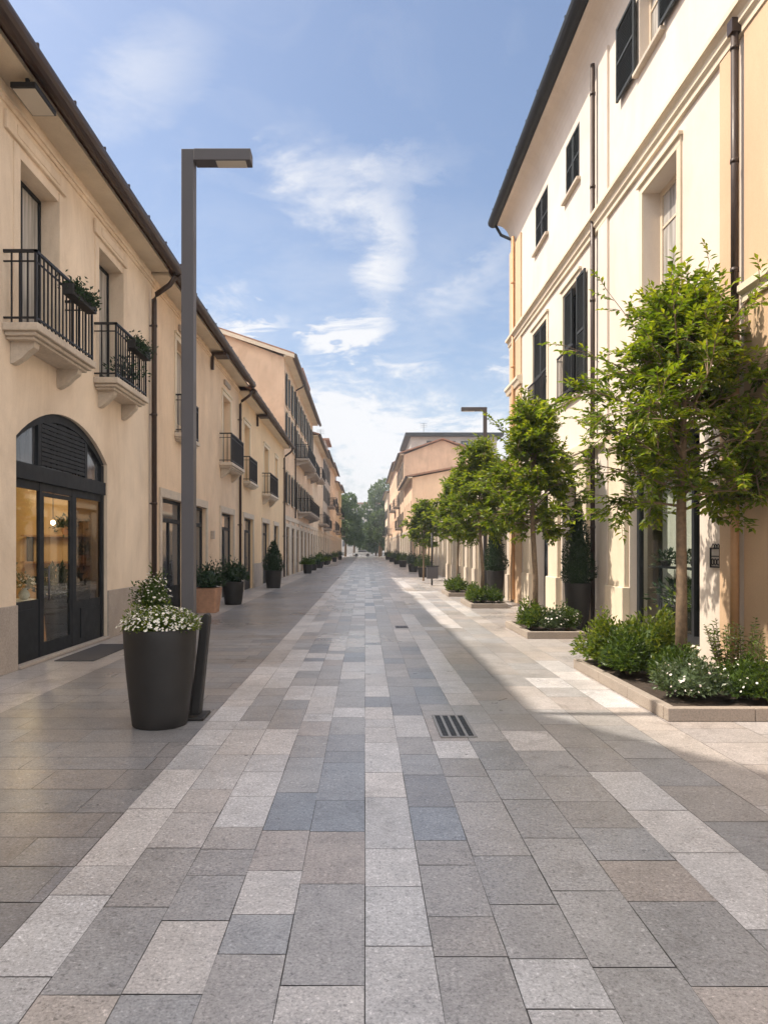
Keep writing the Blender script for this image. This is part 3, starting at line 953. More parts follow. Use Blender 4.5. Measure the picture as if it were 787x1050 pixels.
def street_tree(name, label, x, y, z0, fork, top, rad, seed, limbs=24, sub=7, twigs=5, leaves=12, ll=.085, lean=0.04, group=None, cat='tree', trunk_r=.062, sprays=(), flat_bottom=.0):
    r = random.Random(seed)
    t = thing(name, label, cat, (x, y, z0), group)
    mb = MB()
    H = top - fork
    path = [(x, y, z0 - .02), (x + .01, y, z0 + (fork - z0) * .5), (x - .015 + lean * .5, y, fork), (x + lean, y + .02, fork + H * .3), (x + lean * 1.2, y, fork + H * .62), (x + lean * 1.2 + .05, y, top - .25)]
    mb.tube(path, [trunk_r * 1.15, trunk_r, trunk_r * .92, trunk_r * .6, trunk_r * .3, .006], 10)
    mb.tube([(x, y, z0 - .02), (x, y, z0 + .12)], [trunk_r * 1.5, trunk_r * 1.12], 10)
    lf = MB()
    wood = MB()
    cz = fork + H * .5

    def stem(hf):
        """point on the leader at height fraction hf of the crown."""
        return Vector((x + lean * hf, y, fork + H * hf * .8))

    def put_twig(p, d, n, l):
        q = p.copy(); dd = d.copy()
        stepl = l / n
        side = 1
        for i in range(n):
            dd = (dd + rvec(r) * .16 + Vector((0, 0, .02))).normalized()
            q = q + dd * stepl
            s = dd.cross(Vector((0, 0, 1)))
            if s.length < .1: s = Vector((1, 0, 0))
            s.normalize()
            ld = (dd * .55 + s * side * .75 + Vector((0, 0, r.uniform(-.35, .25))) + rvec(r) * .25).normalized()
            nr = (Vector((0, 0, 1)) + rvec(r) * .65).normalized()
            # age of the leaf: young pale leaves at the tips
            col = min(1, max(0, r.gauss(.40, .17) + .2 * (i / n)))
            L_ = ll * r.uniform(.7, 1.2)
            lf.leaf(q, ld, nr, L_, L_ * r.uniform(.42, .56), col)
            side = -side
        ld = (dd + rvec(r) * .2).normalized()
        lf.leaf(q, ld, Vector((0, 0, 1)), ll * 1.0, ll * .45, min(1, r.gauss(.65, .15)))
        wood.tube([tuple(p), tuple(p + (q - p) * .5 + Vector((0, 0, .01))), tuple(q)], [.0045, .0035, .002], 4, caps=False)

    for i in range(limbs):
        hf = (i + .5) / limbs
        az = i * 2.39996 + r.uniform(-.35, .35)
        base = stem(hf * .85)
        # crown outline: full below the middle, narrower on top, uneven
        w = rad * (0.42 + .86 * math.sin(PI * min(1, hf * .78 + .14))) * r.uniform(.62, 1.0)
        el = .12 + 1.05 * hf + r.uniform(-.18, .18)
        w *= (1 - .25 * hf)
        tip = base + ang_dir(az, el) * max(w, .3)
        if hf > .8: tip = base + ang_dir(az, 1.0 + r.uniform(0, .3)) * (H * .26 * r.uniform(.7, 1.15))
        mid = base.lerp(tip, .5) + Vector((0, 0, .06))
        wood.tube([tuple(base), tuple(mid), tuple(tip)], [trunk_r * .34 * (1 - hf * .5), .011, .005], 6, caps=False)
        for k in range(sub):
            f = .25 + .75 * (k + r.uniform(.2, .9)) / sub
            p = base.lerp(mid, f * 2) if f < .5 else mid.lerp(tip, f * 2 - 1)
            d0 = (tip - base).normalized()
            d = (d0 * .6 + rvec(r) * .9).normalized()
            l = rad * r.uniform(.2, .36)
            e = p + d * l
            if e.z < fork - .12 + flat_bottom: e.z = fork - .12 + flat_bottom + r.uniform(0, .12)
            wood.tube([tuple(p), tuple(e)], [.007, .004], 5, caps=False)
            for q in range(twigs):
                g = (q + r.uniform(.3, 1)) / twigs
                d2 = ((e - p).normalized() * .7 + rvec(r) * .8).normalized()
                put_twig(p.lerp(e, g), d2, leaves, rad * r.uniform(.13, .26))
    for (az, el, l) in sprays:            # long shoots that break the outline
        base = stem(.55)
        tip = base + ang_dir(az, el) * l
        wood.tube([tuple(base), tuple(base.lerp(tip, .5) + Vector((0, 0, .08))), tuple(tip)], [.012, .008, .003], 5, caps=False)
        n = 7
        for k in range(n):
            p = base.lerp(tip, .45 + .55 * k / (n - 1))
            d = ((tip - base).normalized() + rvec(r) * (.75 if k < n - 1 else .1)).normalized()
            put_twig(p, d, 9, .26)
    mb.build('trunk', M['bark'], t)
    cr = lf.build('crown', M['leaf_tree'], t)
    wood.build('branches', M['bark'], t)
    return t


def copy_thing(src, name, label, loc, group=None, scale=1.0, rotz=0.0):
    c = src.copy(); c.name = name; COL.objects.link(c)
    c.location = loc; c.scale = (scale,) * 3; c.rotation_euler = (0, 0, rotz)
    c['label'] = label
    if group: c['group'] = group
    for ch in list(src.children):
        k = ch.copy(); COL.objects.link(k); k.parent = c
        for g in ch.children:
            j = g.copy(); COL.objects.link(j); j.parent = k
    return c


def shrub_leaves(mb, c, rx, ry, h, n, ll, r, asp=.5, up=.3, base=.32, core=False):
    """leaves spread through a lumpy dome standing on c."""
    ph = [r.uniform(0, 6.28) for _ in range(4)]
    for i in range(n):
        az = r.uniform(0, 2 * PI); el = math.asin(r.uniform(-.1, 1))
        lump = 1 + .16 * math.sin(3 * az + ph[0] + 2 * el) + .12 * math.sin(5 * az + ph[1]) + .12 * math.sin(4 * el + ph[2] + az)
        k = (r.uniform(.25, 1) ** .45) * lump
        d = Vector((math.cos(az) * math.cos(el), math.sin(az) * math.cos(el), math.sin(el)))
        p = Vector((c[0] + d.x * rx * k, c[1] + d.y * ry * k, c[2] + max(.01, (.25 * h + d.z * h * .75) * (k if d.z > 0 else 1))))
        ld = (d * .8 + Vector((0, 0, up)) + rvec(r) * .7).normalized()
        nr = (Vector((0, 0, 1)) * .7 + d * .4 + rvec(r) * .6).normalized()
        L_ = ll * r.uniform(.65, 1.25)
        mb.leaf(p, ld, nr, L_, L_ * asp, min(1, max(0, r.gauss(base, .19))))


def blossoms(mb, c, rx, ry, h, n, r, size=.016, col=(.82, .80, .74), eye=True):
    for i in range(n):
        az = r.uniform(0, 2 * PI); el = math.asin(r.uniform(.05, 1))
        k = r.uniform(.88, 1.14)
        d = Vector((math.cos(az) * math.cos(el), math.sin(az) * math.cos(el), math.sin(el)))
        p = Vector((c[0] + d.x * rx * k, c[1] + d.y * ry * k, c[2] + (.25 * h + d.z * h * .75) * k))
        n0 = (d * .6 + Vector((0, 0, .6)) + rvec(r) * .5).normalized()
        s = n0.orthogonal().normalized(); w = n0.cross(s)
        sz = size * r.uniform(.7, 1.2)
        m = 8
        for q in range(m):                       # separate petals round the eye
            a = 2 * PI * q / m
            dd = (s * math.cos(a) + w * math.sin(a))
            tt = (s * -math.sin(a) + w * math.cos(a))
            kk = r.uniform(.9, 1.04)
            mb.face([tuple(p), tuple(p + dd * sz * .7 + tt * sz * .3 + n0 * .001), tuple(p + dd * sz + n0 * .003), tuple(p + dd * sz * .7 - tt * sz * .3 + n0 * .001)], tuple(c_ * kk for c_ in col))
        if eye:
            mb.face([tuple(p + (s * math.cos(2 * PI * q / 6) + w * math.sin(2 * PI * q / 6)) * sz * .28 + n0 * .004) for q in range(6)], (.6, .42, .06))


def core(mb, c, rx, ry, h):
    """a dense inner mass of twigs and leaves, so that nobody sees through the bush."""
    mb_prof = [(1.0 * .55, .12), (1.0 * .72, .35), (.62, .6), (.35, .75), (.02, .8)]
    k = 12
    rings = []
    for rr, zz in mb_prof:
        rings.append([(c[0] + rx * rr * math.cos(2 * PI * q / k) * (1 + .1 * math.sin(q * 2.3)), c[1] + ry * rr * math.sin(2 * PI * q / k) * (1 + .1 * math.cos(q * 1.7)), c[2] + h * zz) for q in range(k)])
    for a, b in zip(rings, rings[1:]):
        for q in range(k):
            mb.face([a[q], a[(q + 1) % k], b[(q + 1) % k], b[q]], .3, True)


def shrub(label, x, y, z, rx, ry, h, n, ll, seed, mat='leaf_shrub', flowers=0, fcol=(.82, .80, .76), fsize=.016, group=None, asp=.5, up=.3, base=.32, name='shrub'):
    r = random.Random(seed)
    t = thing(name, label, 'shrub', (x, y, z), group)
    mb = MB(); core(mb, (x, y, z), rx, ry, h)
    shrub_leaves(mb, (x, y, z), rx, ry, h, n, ll, r, asp, up, base)
    mb.build('foliage', M[mat], t)
    mb = MB()
    for i in range(7):
        a = r.uniform(0, 6.28)
        mb.tube([(x + .03 * math.cos(a), y + .03 * math.sin(a), z - .01), (x + rx * .5 * math.cos(a), y + ry * .5 * math.sin(a), z + h * .6)], [.012, .005], 5, caps=False)
    mb.build('stems', M['bark'], t)
    if flowers:
        mb = MB(); blossoms(mb, (x, y, z), rx, ry, h, flowers, r, fsize, fcol)
        tag(mb.build('blossoms', M['petal'], t), kind='stuff')
    return t


def tall_plant(label, x, y, z, h, n, seed, mat='leaf_shrub', rad=.3, ll=.08, group=None, base=.35, name='shrub'):
    """several upright stems, each leafy along its length."""
    r = random.Random(seed)
    t = thing(name, label, 'shrub', (x, y, z), group)
    lf = MB(); st = MB()
    for i in range(n):
        a = r.uniform(0, 6.28); hh = h * r.uniform(.65, 1.0)
        p0 = Vector((x + rad * .4 * math.cos(a), y + rad * .4 * math.sin(a), z)); p1 = Vector((x + rad * math.cos(a) * r.uniform(.5, 1.1), y + rad * math.sin(a) * r.uniform(.5, 1.1), z + hh))
        st.tube([tuple(p0), tuple(p1)], [.007, .003], 5, caps=False)
        k = int(hh / .018)
        for j in range(k):
            f = (j + r.random()) / k
            if f < .08: continue
            p = p0.lerp(p1, f); b = j * 2.4 + r.uniform(-.4, .4)
            d = Vector((math.cos(b), math.sin(b), r.uniform(.2, .8))).normalized()
            L_ = ll * r.uniform(.7, 1.15) * (1 - .35 * f)
            lf.leaf(p, d, (Vector((0, 0, 1)) + rvec(r) * .5).normalized(), L_, L_ * .42, min(1, max(0, r.gauss(base, .15) + .2 * f)))
    lf.build('foliage', M[mat], t); st.build('stems', M['bark'], t)
    return t


# ------------------------------------------------------------------ pots
def pot_mesh(mb, x, y, z, r0, r1, h, square=False, k=40):
    if square: k = 4 * 8
    prof = [(0.001, 0.0), (r0 - .01, 0.0), (r0, .012)]
    for i in range(1, 9):
        f = i / 8
        rr = r0 + (r1 - r0) * (math.sin(f * PI / 2) * .55 + f * .45) if not square else r0 + (r1 - r0) * f
        prof.append((rr, .012 + (h - .024) * f))
    prof += [(r1 - .004, h), (r1 - .025, h), (r1 - .03, h - .02), (r1 - .035, h - .09)]
    mb.lathe(prof, (x, y, z), k, None, square)


def planter(label, x, y, h, r0, r1, ph, n, ll, seed, mat='pot', leaf='leaf_shrub', square=False, kind='bush', flowers=0, fcol=(.82, .8, .74), name='potted_shrub', cat='planter', group=None, fsize=.016, base=.32, rx=None):
    r = random.Random(seed)
    t = thing(name, label, cat, (x, y, 0), group)
    mb = MB(); pot_mesh(mb, x, y, 0, r0, r1, h, square); mb.build('pot', M[mat], t)
    mb = MB(); mb.disc((x, y, h - .06), r1 - .03, 20); mb.build('soil', M['soil'], t)
    mb = MB()
    rr = rx or r1 * 1.12
    if kind == 'bush':
        core(mb, (x, y, h - .06), rr * .9, rr * .9, ph)
        shrub_leaves(mb, (x, y, h - .06), rr, rr, ph, n, ll, r, .45, .3, base)
    else:                         # conical cypress
        k = 14; last = None
        for i in range(9):
            f = i / 8
            w = rr * .72 * (math.sin(min(1, f * 4 + .35) * PI / 2) * (1 - f) ** .8 + .02)
            ring = [(x + w * math.cos(2 * PI * q / k), y + w * math.sin(2 * PI * q / k), h - .05 + ph * .96 * f) for q in range(k)]
            if last:
                for q in range(k): mb.face([last[q], last[(q + 1) % k], ring[(q + 1) % k], ring[q]], .3, True)
            last = ring
        for i in range(n):
            f = 1 - r.random() ** .62 if r.random() < .8 else r.random()
            w = rr * (math.sin(min(1, f * 4 + .35) * PI / 2) * (1 - f) ** .8 + .03) * r.uniform(.66, 1.08)
            a = r.uniform(0, 6.28)
            w *= 1 + .12 * math.sin(3 * a + f * 14)
            d = Vector((math.cos(a), math.sin(a), 0))
            p = Vector((x, y, h - .05 + ph * f)) + d * w
            ld = (d * .6 + Vector((0, 0, r.uniform(.2, 1.1))) + rvec(r) * .5).normalized()
            L_ = ll * r.uniform(.6, 1.2)
            mb.leaf(p, ld, (d + rvec(r) * .5).normalized(), L_, L_ * .45, min(1, max(0, r.gauss(.36, .2))))
    mb.build('foliage', M[leaf], t)
    if flowers:
        mb = MB(); blossoms(mb, (x, y, h - .06), rr * 1.02, rr * 1.02, ph * 1.02, flowers, r, fsize, fcol)
        tag(mb.build('blossoms', M['petal'], t), kind='stuff')
    return t

# ------------------------------------------------------------------ left row: an added, unseen shading house beside the camera, then the row into the distance
def shade_house():
    """a taller gabled house added just before the shop house, out of frame on the left, its gable shaped to shade the near paving."""
    b = Bld(1, LX - .02, -9.0, 6.98, 'shade_gabled_house', 'tall cream gabled house added out of view next to the shop house to shade the paving')
    mb = MB()
    ap = 2.0; zt = 12.2
    poly = [(-9, 0), (6.98, 0), (6.98, 7.9), (ap + .4, zt), (-1, zt), (-9, 8)]
    mb.prism([(u, z) for u, z in poly], b.x(0), b.x(9), 'x')
    b.part(mb, 'wall', M['cream'])
    mb = MB()
    for (a, za), (c, zc) in zip(poly[2:], poly[3:]):
        mb.prism([(a, za + .02), (c, zc + .02), (c, zc + .2), (a, za + .2)], b.x(-.4), b.x(9.2), 'x')
    b.part(mb, 'roof', M['tile'])
    for u in (-6, -3, 0, 3):
        for z in (1.0, 4.6, 8.2):
            if z > 8 and u < -3: continue
            b.window(u, u + 1.1, z, z + 1.9, rec=-.05, surround='trim')


shade_house()


def row_house():
    b = Bld(1, LX, 15.17, 25.6, 'row_house', 'peach two storey row house behind the grey lamp post, with wide dark shop doors')
    doors = [(15.85, 17.9), (18.5, 20.3), (22.4, 24.5)]
    wins = [(17.1, 18.5, 4.45, 6.7), (22.7, 24.0, 4.35, 6.6)]
    b.wall(7.55, 9, [(*d, 0, 2.78) for d in doors] + wins, M['peach'], ridge=9.9)
    b.roof(7.55, 9.9, 9, .5, end=0.0)
    b.plinth(.95, doors)
    b.course(15.17, 25.6, 7.3, 7.4, .05, 'peach', 'cornice', 2)
    for d in doors: b.door(*d, 2.78)
    for i, w in enumerate(wins):
        f = b.window(*w, rec=.2, frame='beigewood', pane='curtain', bars=0, sill=False, name='balcony_window', panel=.3, surround='trim')
        mb = MB(); b.box(mb, w[0] + .2, w[1] - .2, 6.98, 7.14, -.07, 0); b.part(mb, 'relief_panel', M['plinth'], bevel=.02)
    b.balcony(16.95, 18.7, 4.42, .22, corbels=False)
    b.balcony(22.2, 24.5, 4.35, .42)
    b.downpipe(25.4, 7.45, .55)
    mb = MB(); b.box(mb, 20.95, 21.1, 1.9, 2.15, -.1, -.002); b.part(mb, 'meter_box', M['plinth'], bevel=.01)
    mb = MB(); b.box(mb, 20.9, 21.4, 7.38, 7.46, -.48, -.1); b.box(mb, 20.9, 20.98, 6.95, 7.46, -.1, -.02); b.part(mb, 'overflow_pipe', M['brown'])
    t = thing('chimney_stack', 'orange brick chimney rising over the peach row house roof', 'chimney', (-7.3, 24.2, 8.4))
    mb = MB(); mb.box(-7.6, -7.0, 23.9, 24.5, 8.4, 11.6); mb.build('stack', M['orange'], t)
    mb = MB(); mb.box(-7.68, -6.92, 23.82, 24.58, 11.6, 11.7); mb.box(-7.55, -7.05, 23.95, 24.45, 11.7, 11.95); mb.build('cap', M['tile'], t)

    b = Bld(1, LX, 25.62, 40.0, 'row_house', 'lower apricot row house with two small iron balconies, in front of the tall orange gable')
    doors = [(26.6, 28.8), (31.4, 33.6), (35.4, 37.2)]
    wins = [(26.7, 28.0, 4.2, 6.4), (32.0, 33.5, 4.1, 6.3), (35.9, 37.0, 4.4, 6.3)]
    b.wall(7.35, 9, [(*d, 0, 2.8) for d in doors] + wins, M['apricot'], ridge=9.4)
    b.roof(7.35, 9.4, 9, .5, end=0.0)
    b.plinth(1.0, doors)
    for d in doors: b.door(*d, 2.8)
    for w in wins:
        b.window(*w, rec=.2, pane='curtain', bars=0, sill=w[2] > 4.3, name='window', surround='trim')
    b.balcony(26.5, 28.4, 4.18, .3, corbels=False)
    b.balcony(31.4, 34.2, 4.08, .42)
    b.downpipe(39.3, 7.3, .55)
    mb = MB(); b.box(mb, 29.7, 30.2, 7.2, 7.28, -.48, -.1); b.box(mb, 29.7, 29.78, 6.8, 7.28, -.1, -.02); b.part(mb, 'overflow_pipe', M['brown'])


row_house()


def tall_house(s, X, u0, u1, top, ridge, mat, label, floors, nwin, base='travert', balc=(), ov=.6, depth=10, ends=.25, roofmat='tile', detail=True, wz=1.75, name='apartment_house', tower=None, ww=.95, frame='shutter', rowshut=True):
    b = Bld(s, X, u0, u1, name, label)
    L_ = u1 - u0
    ops = []; wins = []; doors = []
    for k, z in enumerate(floors):
        for i in range(nwin):
            c = u0 + L_ * (i + .5) / nwin
            wins.append((c - ww / 2, c + ww / 2, z, z + wz, k, i))
    for i in range(nwin):
        c = u0 + L_ * (i + .5) / nwin
        doors.append((c - .8, c + .8))
    b.wall(top, depth, [(*d, 0, 2.9) for d in doors] + [w[:4] for w in wins], M[mat], ridge=ridge)
    b.roof(top, ridge, depth, ov, end=ends, gut_r=.12, mat=M[roofmat])
    for d in doors: b.door(*d, 2.9, rec=.05, surround=detail)
    for w in wins:
        f = b.window(*w[:4], rec=.06, frame=frame, pane='pane', bars=0, sill=detail, detail=detail, surround='trim' if detail else None, name='window')
        if rowshut:
            for a, c in ((w[0] - ww * .55, w[0] - .02), (w[1] + .02, w[1] + ww * .55)):
                mb = MB(); b.box(mb, a, c, w[2] - .02, w[3] + .02, -.09, -.05); b.part(mb, 'shutter', M['shutter'], f)
    if base:
        mb = MB()
        edges = [u0] + [e for g in doors for e in ((g[0] - .17, g[1] + .17) if detail else g)] + [u1]
        for a, c in zip(edges[::2], edges[1::2]):
            if c > a: b.box(mb, a, c, 0, 3.3, -.035, 0)
        b.box(mb, u0, u1, 3.3, 3.55, -.06, 0)
        b.part(mb, 'stone_base', M[base])
    for (a, c, z, pro) in balc:
        b.balcony(a, c, z, pro, corbels=detail, step=.16, slab_mat='plinth')
    if tower:
        a, c, z0, z1, dd = tower
        mb = MB(); b.box(mb, a, c, z0, z1, .6, dd); b.part(mb, 'roof_storey', M['grey'])
        mb = MB(); b.box(mb, a - .5, c + .5, z1, z1 + .22, .1, dd + .5); b.part(mb, 'roof_storey_cap', M['tile'])
    return b


def left_far():
    b = tall_house(1, LX, 40.03, 62, 12.55, 14.35, 'orange', 'tall orange three storey house with a bare gable end and dark hanging balconies', [4.3, 7.75, 10.0], 7,
                   balc=((46.5, 53.5, 7.6, .9), (48, 58, 4.15, .9), (55.5, 60, 7.6, .8)), depth=9.5, tower=(54, 60, 12.7, 15.2, 5))
    mb = MB()
    mb.prism([(LX + .62, 12.42), (LX - 4.75, 14.22), (LX - 10.1, 12.42), (LX - 10.1, 12.62), (LX - 4.75, 14.44), (LX + .62, 12.62)], 39.7, 39.77, 'y')
    b.part(mb, 'verge_board', M['trim'])
    b.downpipe(45.6, 12.4, .65, zbot=3.6)
    # the front half of the facade is paler than the gable
    tall_house(1, LX, 62.03, 77, 11.6, 13.2, 'pinkish', 'pale buff house with long balcony rails, third tall house of the left row', [4.3, 8.2], 5, balc=((63, 68, 8.0, .8), (69, 75, 4.1, .8)), tower=(64, 70, 12, 14.8, 5), detail=False, rowshut=None)
    tall_house(1, LX, 77.03, 92, 12.3, 14, 'grey', 'grey plastered house between the pale buff house and the ochre house', [4.0, 7.0, 9.8], 4, balc=((78, 82, 3.9, .8), (86, 91, 6.9, .8)), detail=False)
    tall_house(1, LX, 92.03, 108, 12.8, 14, 'peach', 'peach house with a flat capped attic storey, far down the left row', [4.5, 7.8, 10.5], 4, balc=((94, 98, 7.6, .8), (101, 106, 4.3, .8)), tower=(93, 99, 13, 16, 5), detail=False, rowshut=None)
    tall_house(1, LX, 108.03, 122, 11.8, 13.4, 'pinkish', 'dusty buff house next to last in the left row', [4.2, 7.6], 4, balc=((110, 116, 4.1, .8), (112, 118, 7.4, .8)), detail=False)
    tall_house(1, LX, 122.03, 138, 12.6, 14, 'ochre', 'ochre house closing the left row beside the far trees', [4.2, 7.4, 10], 4, balc=((126, 130, 7.3, .8), (132, 136, 4.1, .8)), tower=(123, 128, 13, 15, 4), detail=False, rowshut=None)


left_far()


# ------------------------------------------------------------------ right side: the ivory villa
def villa():
    b = Bld(-1, RX, 4.5, 21.7, 'villa', 'large ivory three storey villa with slate shutters and a deep dark eave on the right')
    shop = (9.45, 11.95)
    g_doors = [(14.75, 16.05), (17.05, 18.75)]
    up = [(10.6, 11.53, 9.45, 10.75), (14.75, 15.75, 9.4, 10.6), (17.3, 18.55, 9.4, 10.6), (6.0, 7.2, 9.45, 10.75)]
    mid = [(10.1, 11.35, 5.2, 7.35), (14.75, 15.9, 4.9, 7.3), (17.35, 18.75, 4.9, 7.3), (6.0, 7.2, 5.2, 7.3)]
    b.wall(11.1, 11, [(*shop, .25, 3.3)] + [(*d, 0, 3.0) for d in g_doors] + up + mid, M['white'], ridge=13.6, reveal=.3)
    # peach pilaster strips
    mb = MB(); b.box(mb, 20.15, 21.7, 0, 10.7, -.045, 0); b.part(mb, 'corner_pilaster', M['bay'], bevel=.01)
    mb = MB(); b.box(mb, 8.45, 8.85, 0, 7.72, -.04, 0); b.part(mb, 'pilaster', M['bay'], bevel=.01)
    mb = MB(); b.box(mb, 4.5, 8.3, 0, 7.72, -.03, 0); b.part(mb, 'end_bay', M['bay'], bevel=.01)
    mb = MB(); b.box(mb, 12.95, 13.45, 0, 10.9, -.045, 0); b.part(mb, 'pilaster', M['white'], bevel=.01)
    # string course with profile
    mb = MB()
    prof = [(0, 7.72), (-.05, 7.72), (-.05, 7.8), (-.09, 7.83), (-.09, 7.92), (-.14, 7.97), (-.17, 7.97), (-.17, 8.04), (-.06, 8.1), (0, 8.1)]
    mb.prism([(b.x(d), z) for d, z in prof], 4.5, 21.72, 'y'); b.part(mb, 'string_course', M['trim'])
    mb = MB()
    prof2 = [(0, 4.5), (-.07, 4.5), (-.07, 4.58), (-.12, 4.62), (-.12, 4.7), (0, 4.75)]
    mb.prism([(b.x(d), z) for d, z in prof2], 4.5, 8.28, 'y'); b.part(mb, 'string_course', M['trim'])
    mb = MB()
    prof2 = [(0, 6.35), (-.09, 6.35), (-.12, 6.45), (-.16, 6.5), (-.16, 6.58), (0, 6.62)]
    mb.prism([(b.x(d), z) for d, z in prof2], 20.1, 21.9, 'y'); b.part(mb, 'pilaster_band', M['trim'])
    # cove and eave
    mb = MB()
    cove = [(0.0, 11.0)] + [(-.42 * (1 - math.cos(t)) , 11.0 + .6 * math.sin(t)) for t in [PI / 2 * i / 8 for i in range(9)]] + [(-.42, 11.7), (0, 11.7)]
    mb.prism([(b.x(d), z) for d, z in cove], 4.5, 21.72, 'y'); b.part(mb, 'cove', M['white'])
    b.roof(11.72, 14.4, 11, .46, end=.15, gut_r=.16, soffit=False, th=.32, gmat=M['darkwood'], mat=M['darkwood'])
    # windows
    for i, w in enumerate(up):
        f = b.window(*w, rec=.16, frame='beigewood', pane='curtain' if i in (0, 3) else 'pane', bars=1, shutters=(None if i in (0, 3) else 'closed'), surround=None)
        if i in (0, 3):
            b.shutter(f, w[1] + .02, w[1] + .84, w[2], w[3], -.09, 'shutter'); b.shutter(f, w[0] - .84, w[0] - .02, w[2], w[3], -.09, 'shutter')
    for i, w in enumerate(mid):
        if i in (0, 3):
            f = b.window(*w, rec=.26, frame='beigewood', pane='curtain', bars=1, surround='trim', name='tall_window', fw=.09)
        else:
            f = b.window(*w, rec=.2, frame='darkwood', pane='pane', bars=0, surround='trim', shutters='closed' if i == 2 else 'ajar', sill=True, name='tall_window')
    b.juliet(14.7, 15.95, 4.95, .95)
    b.juliet(17.3, 18.8, 4.95, .95)
    # downpipes
    mb = MB(); mb.tube([b.pt(13.62, 11.0, -.09), b.pt(13.62, .1, -.09)], .045, 12)
    for z in (10.4, 8.6, 6.4, 4.2, 2.0): mb.tube([b.pt(13.62, z, -.09), b.pt(13.62, z + .05, -.09)], .055, 12)
    b.part(mb, 'downpipe', M['brown'])
    mb = MB(); mb.tube([b.pt(8.37, 7.85, -.1), b.pt(8.37, 4.3, -.1)], .042, 12)
    for z in (7.55, 6.2, 4.9): mb.tube([b.pt(8.37, z, -.1), b.pt(8.37, z + .05, -.1)], .05, 12)
    mb.box(b.x(-.03), b.x(-.16), 8.31, 8.43, 7.74, 7.9)
    b.part(mb, 'downpipe', M['brown'])
    mb = MB(); mb.tube([b.pt(8.37, 4.3, -.1), b.pt(8.37, .1, -.1)], .05, 12); b.part(mb, 'downpipe', M['copper'])
    mb = MB(); mb.tube([b.pt(20.9, 10.9, -.1), b.pt(20.9, .1, -.1)], .05, 10)
    for z in (9.5, 7.0, 5.0, 3.0): mb.tube([b.pt(20.9, z, -.1), b.pt(20.9, z + .05, -.1)], .062, 10)
    b.part(mb, 'downpipe', M['copper'])
    mb = MB(); mb.tube([b.pt(21.75, 11.6, -.45), b.pt(21.7, 11.3, -.3), b.pt(21.3, 11.0, -.1), b.pt(20.9, 10.85, -.1)], .045, 8); b.part(mb, 'downpipe', M['darkwood'])
    # ground floor pilasters with stone feet
    for (a, c) in ((11.98, 12.75), (14.05, 14.7), (16.15, 16.95), (18.85, 19.6)):
        mb = MB(); b.box(mb, a, c, 0, 3.4, -.09, 0); b.box(mb, a - .05, c + .05, 0, .95, -.14, 0); b.box(mb, a - .05, c + .05, 3.4, 3.55, -.14, 0)
        b.part(mb, 'pilaster', M['trim'], bevel=.015)
    mb = MB(); b.box(mb, 12.8, 19.7, 3.56, 3.72, -.16, 0); b.part(mb, 'ground_cornice', M['trim'], bevel=.01)
    for d in g_doors: b.door(*d, 3.0, rec=.28, surround=False)
    # shop window with a shallow lit-by-daylight room
    u0, u1, z0, z1 = *shop, .25, 3.3
    mb = MB()
    for a, c in ((u0, u0 + .1), (u1 - .1, u1), (u0 + .42, u0 + .5)): b.box(mb, a, c, z0, z1, .12, .2)
    b.box(mb, u0 + .1, u1 - .1, z1 - .1, z1, .121, .199); b.box(mb, u0 + .1, u1 - .1, z0, z0 + .12, .121, .199)
    f = b.part(mb, 'shop_window', M['darkwood'])
    mb = MB(); b.box(mb, u0 + .06, u1 - .06, z0 + .05, z1 - .05, .155, .163); b.part(mb, 'pane', M['glass'], f)
    mb = MB(); P = b.pt; d0, d1 = .305, 1.2; a, c = u0 - .6, u1 + 1.2
    mb.face([P(a, z0, d1), P(c, z0, d1), P(c, z1, d1), P(a, z1, d1)])
    for u in (a, c): mb.face([P(u, z0, d0), P(u, z0, d1), P(u, z1, d1), P(u, z1, d0)])
    mb.face([P(a, z0, d0), P(c, z0, d0), P(c, z0, d1), P(a, z0, d1)]); mb.face([P(a, z1, d0), P(c, z1, d0), P(c, z1, d1), P(a, z1, d1)])
    b.part(mb, 'shop_room', M['dim'], f)
    mb = MB()                                   # pleated curtain behind the glass
    n = 60
    for i in range(n):
        ua, ub = u0 - .2 + 2.9 * i / n, u0 - .2 + 2.9 * (i + 1) / n
        da, db = .62 + .04 * math.sin(i * 1.4), .62 + .04 * math.sin((i + 1) * 1.4)
        mb.face([P(ua, z0 + .02, da), P(ub, z0 + .02, db), P(ub, z1 - .05, db), P(ua, z1 - .05, da)], None, True)
    b.part(mb, 'curtain', M['cloth'], f)
    return b


villa()

# shelf and plants in the villa's shop window
t = thing('wall_shelf', 'thin shelf across the villa shop window', 'shelf', (RX + .4, 10.8, 1.3))
mb = MB(); mb.box(RX + .27, RX + .5, 9.6, 11.85, 1.29, 1.32); mb.build('board', M['darkwood'], t)
mb = MB(); mb.box(RX + .4, RX + .45, 9.62, 9.66, .26, 1.29); mb.box(RX + .4, RX + .45, 11.7, 11.74, .26, 1.29); mb.build('bracket', M['iron'], t)


def pot_plant(label, x, y, z, h, pr, ph, n, seed, leaf='leaf_dark', mat='pot', ll=.08):
    r = random.Random(seed)
    t = thing('potted_plant', label, 'potted plant', (x, y, z))
    mb = MB(); pot_mesh(mb, x, y, z, pr * .75, pr, h, False, 18); mb.build('pot', M[mat], t)
    mb = MB()
    for i in range(n):
        d = (rvec(r) + Vector((0, 0, .9))).normalized()
        p = Vector((x, y, z + h - .02)) + d * ph * r.uniform(.15, 1)
        mb.leaf(p, (d + rvec(r) * .6).normalized(), rvec(r), ll * r.uniform(.7, 1.3), ll * .45, min(1, max(0, r.gauss(.4, .2))))
    mb.build('foliage', M[leaf], t)
    return t


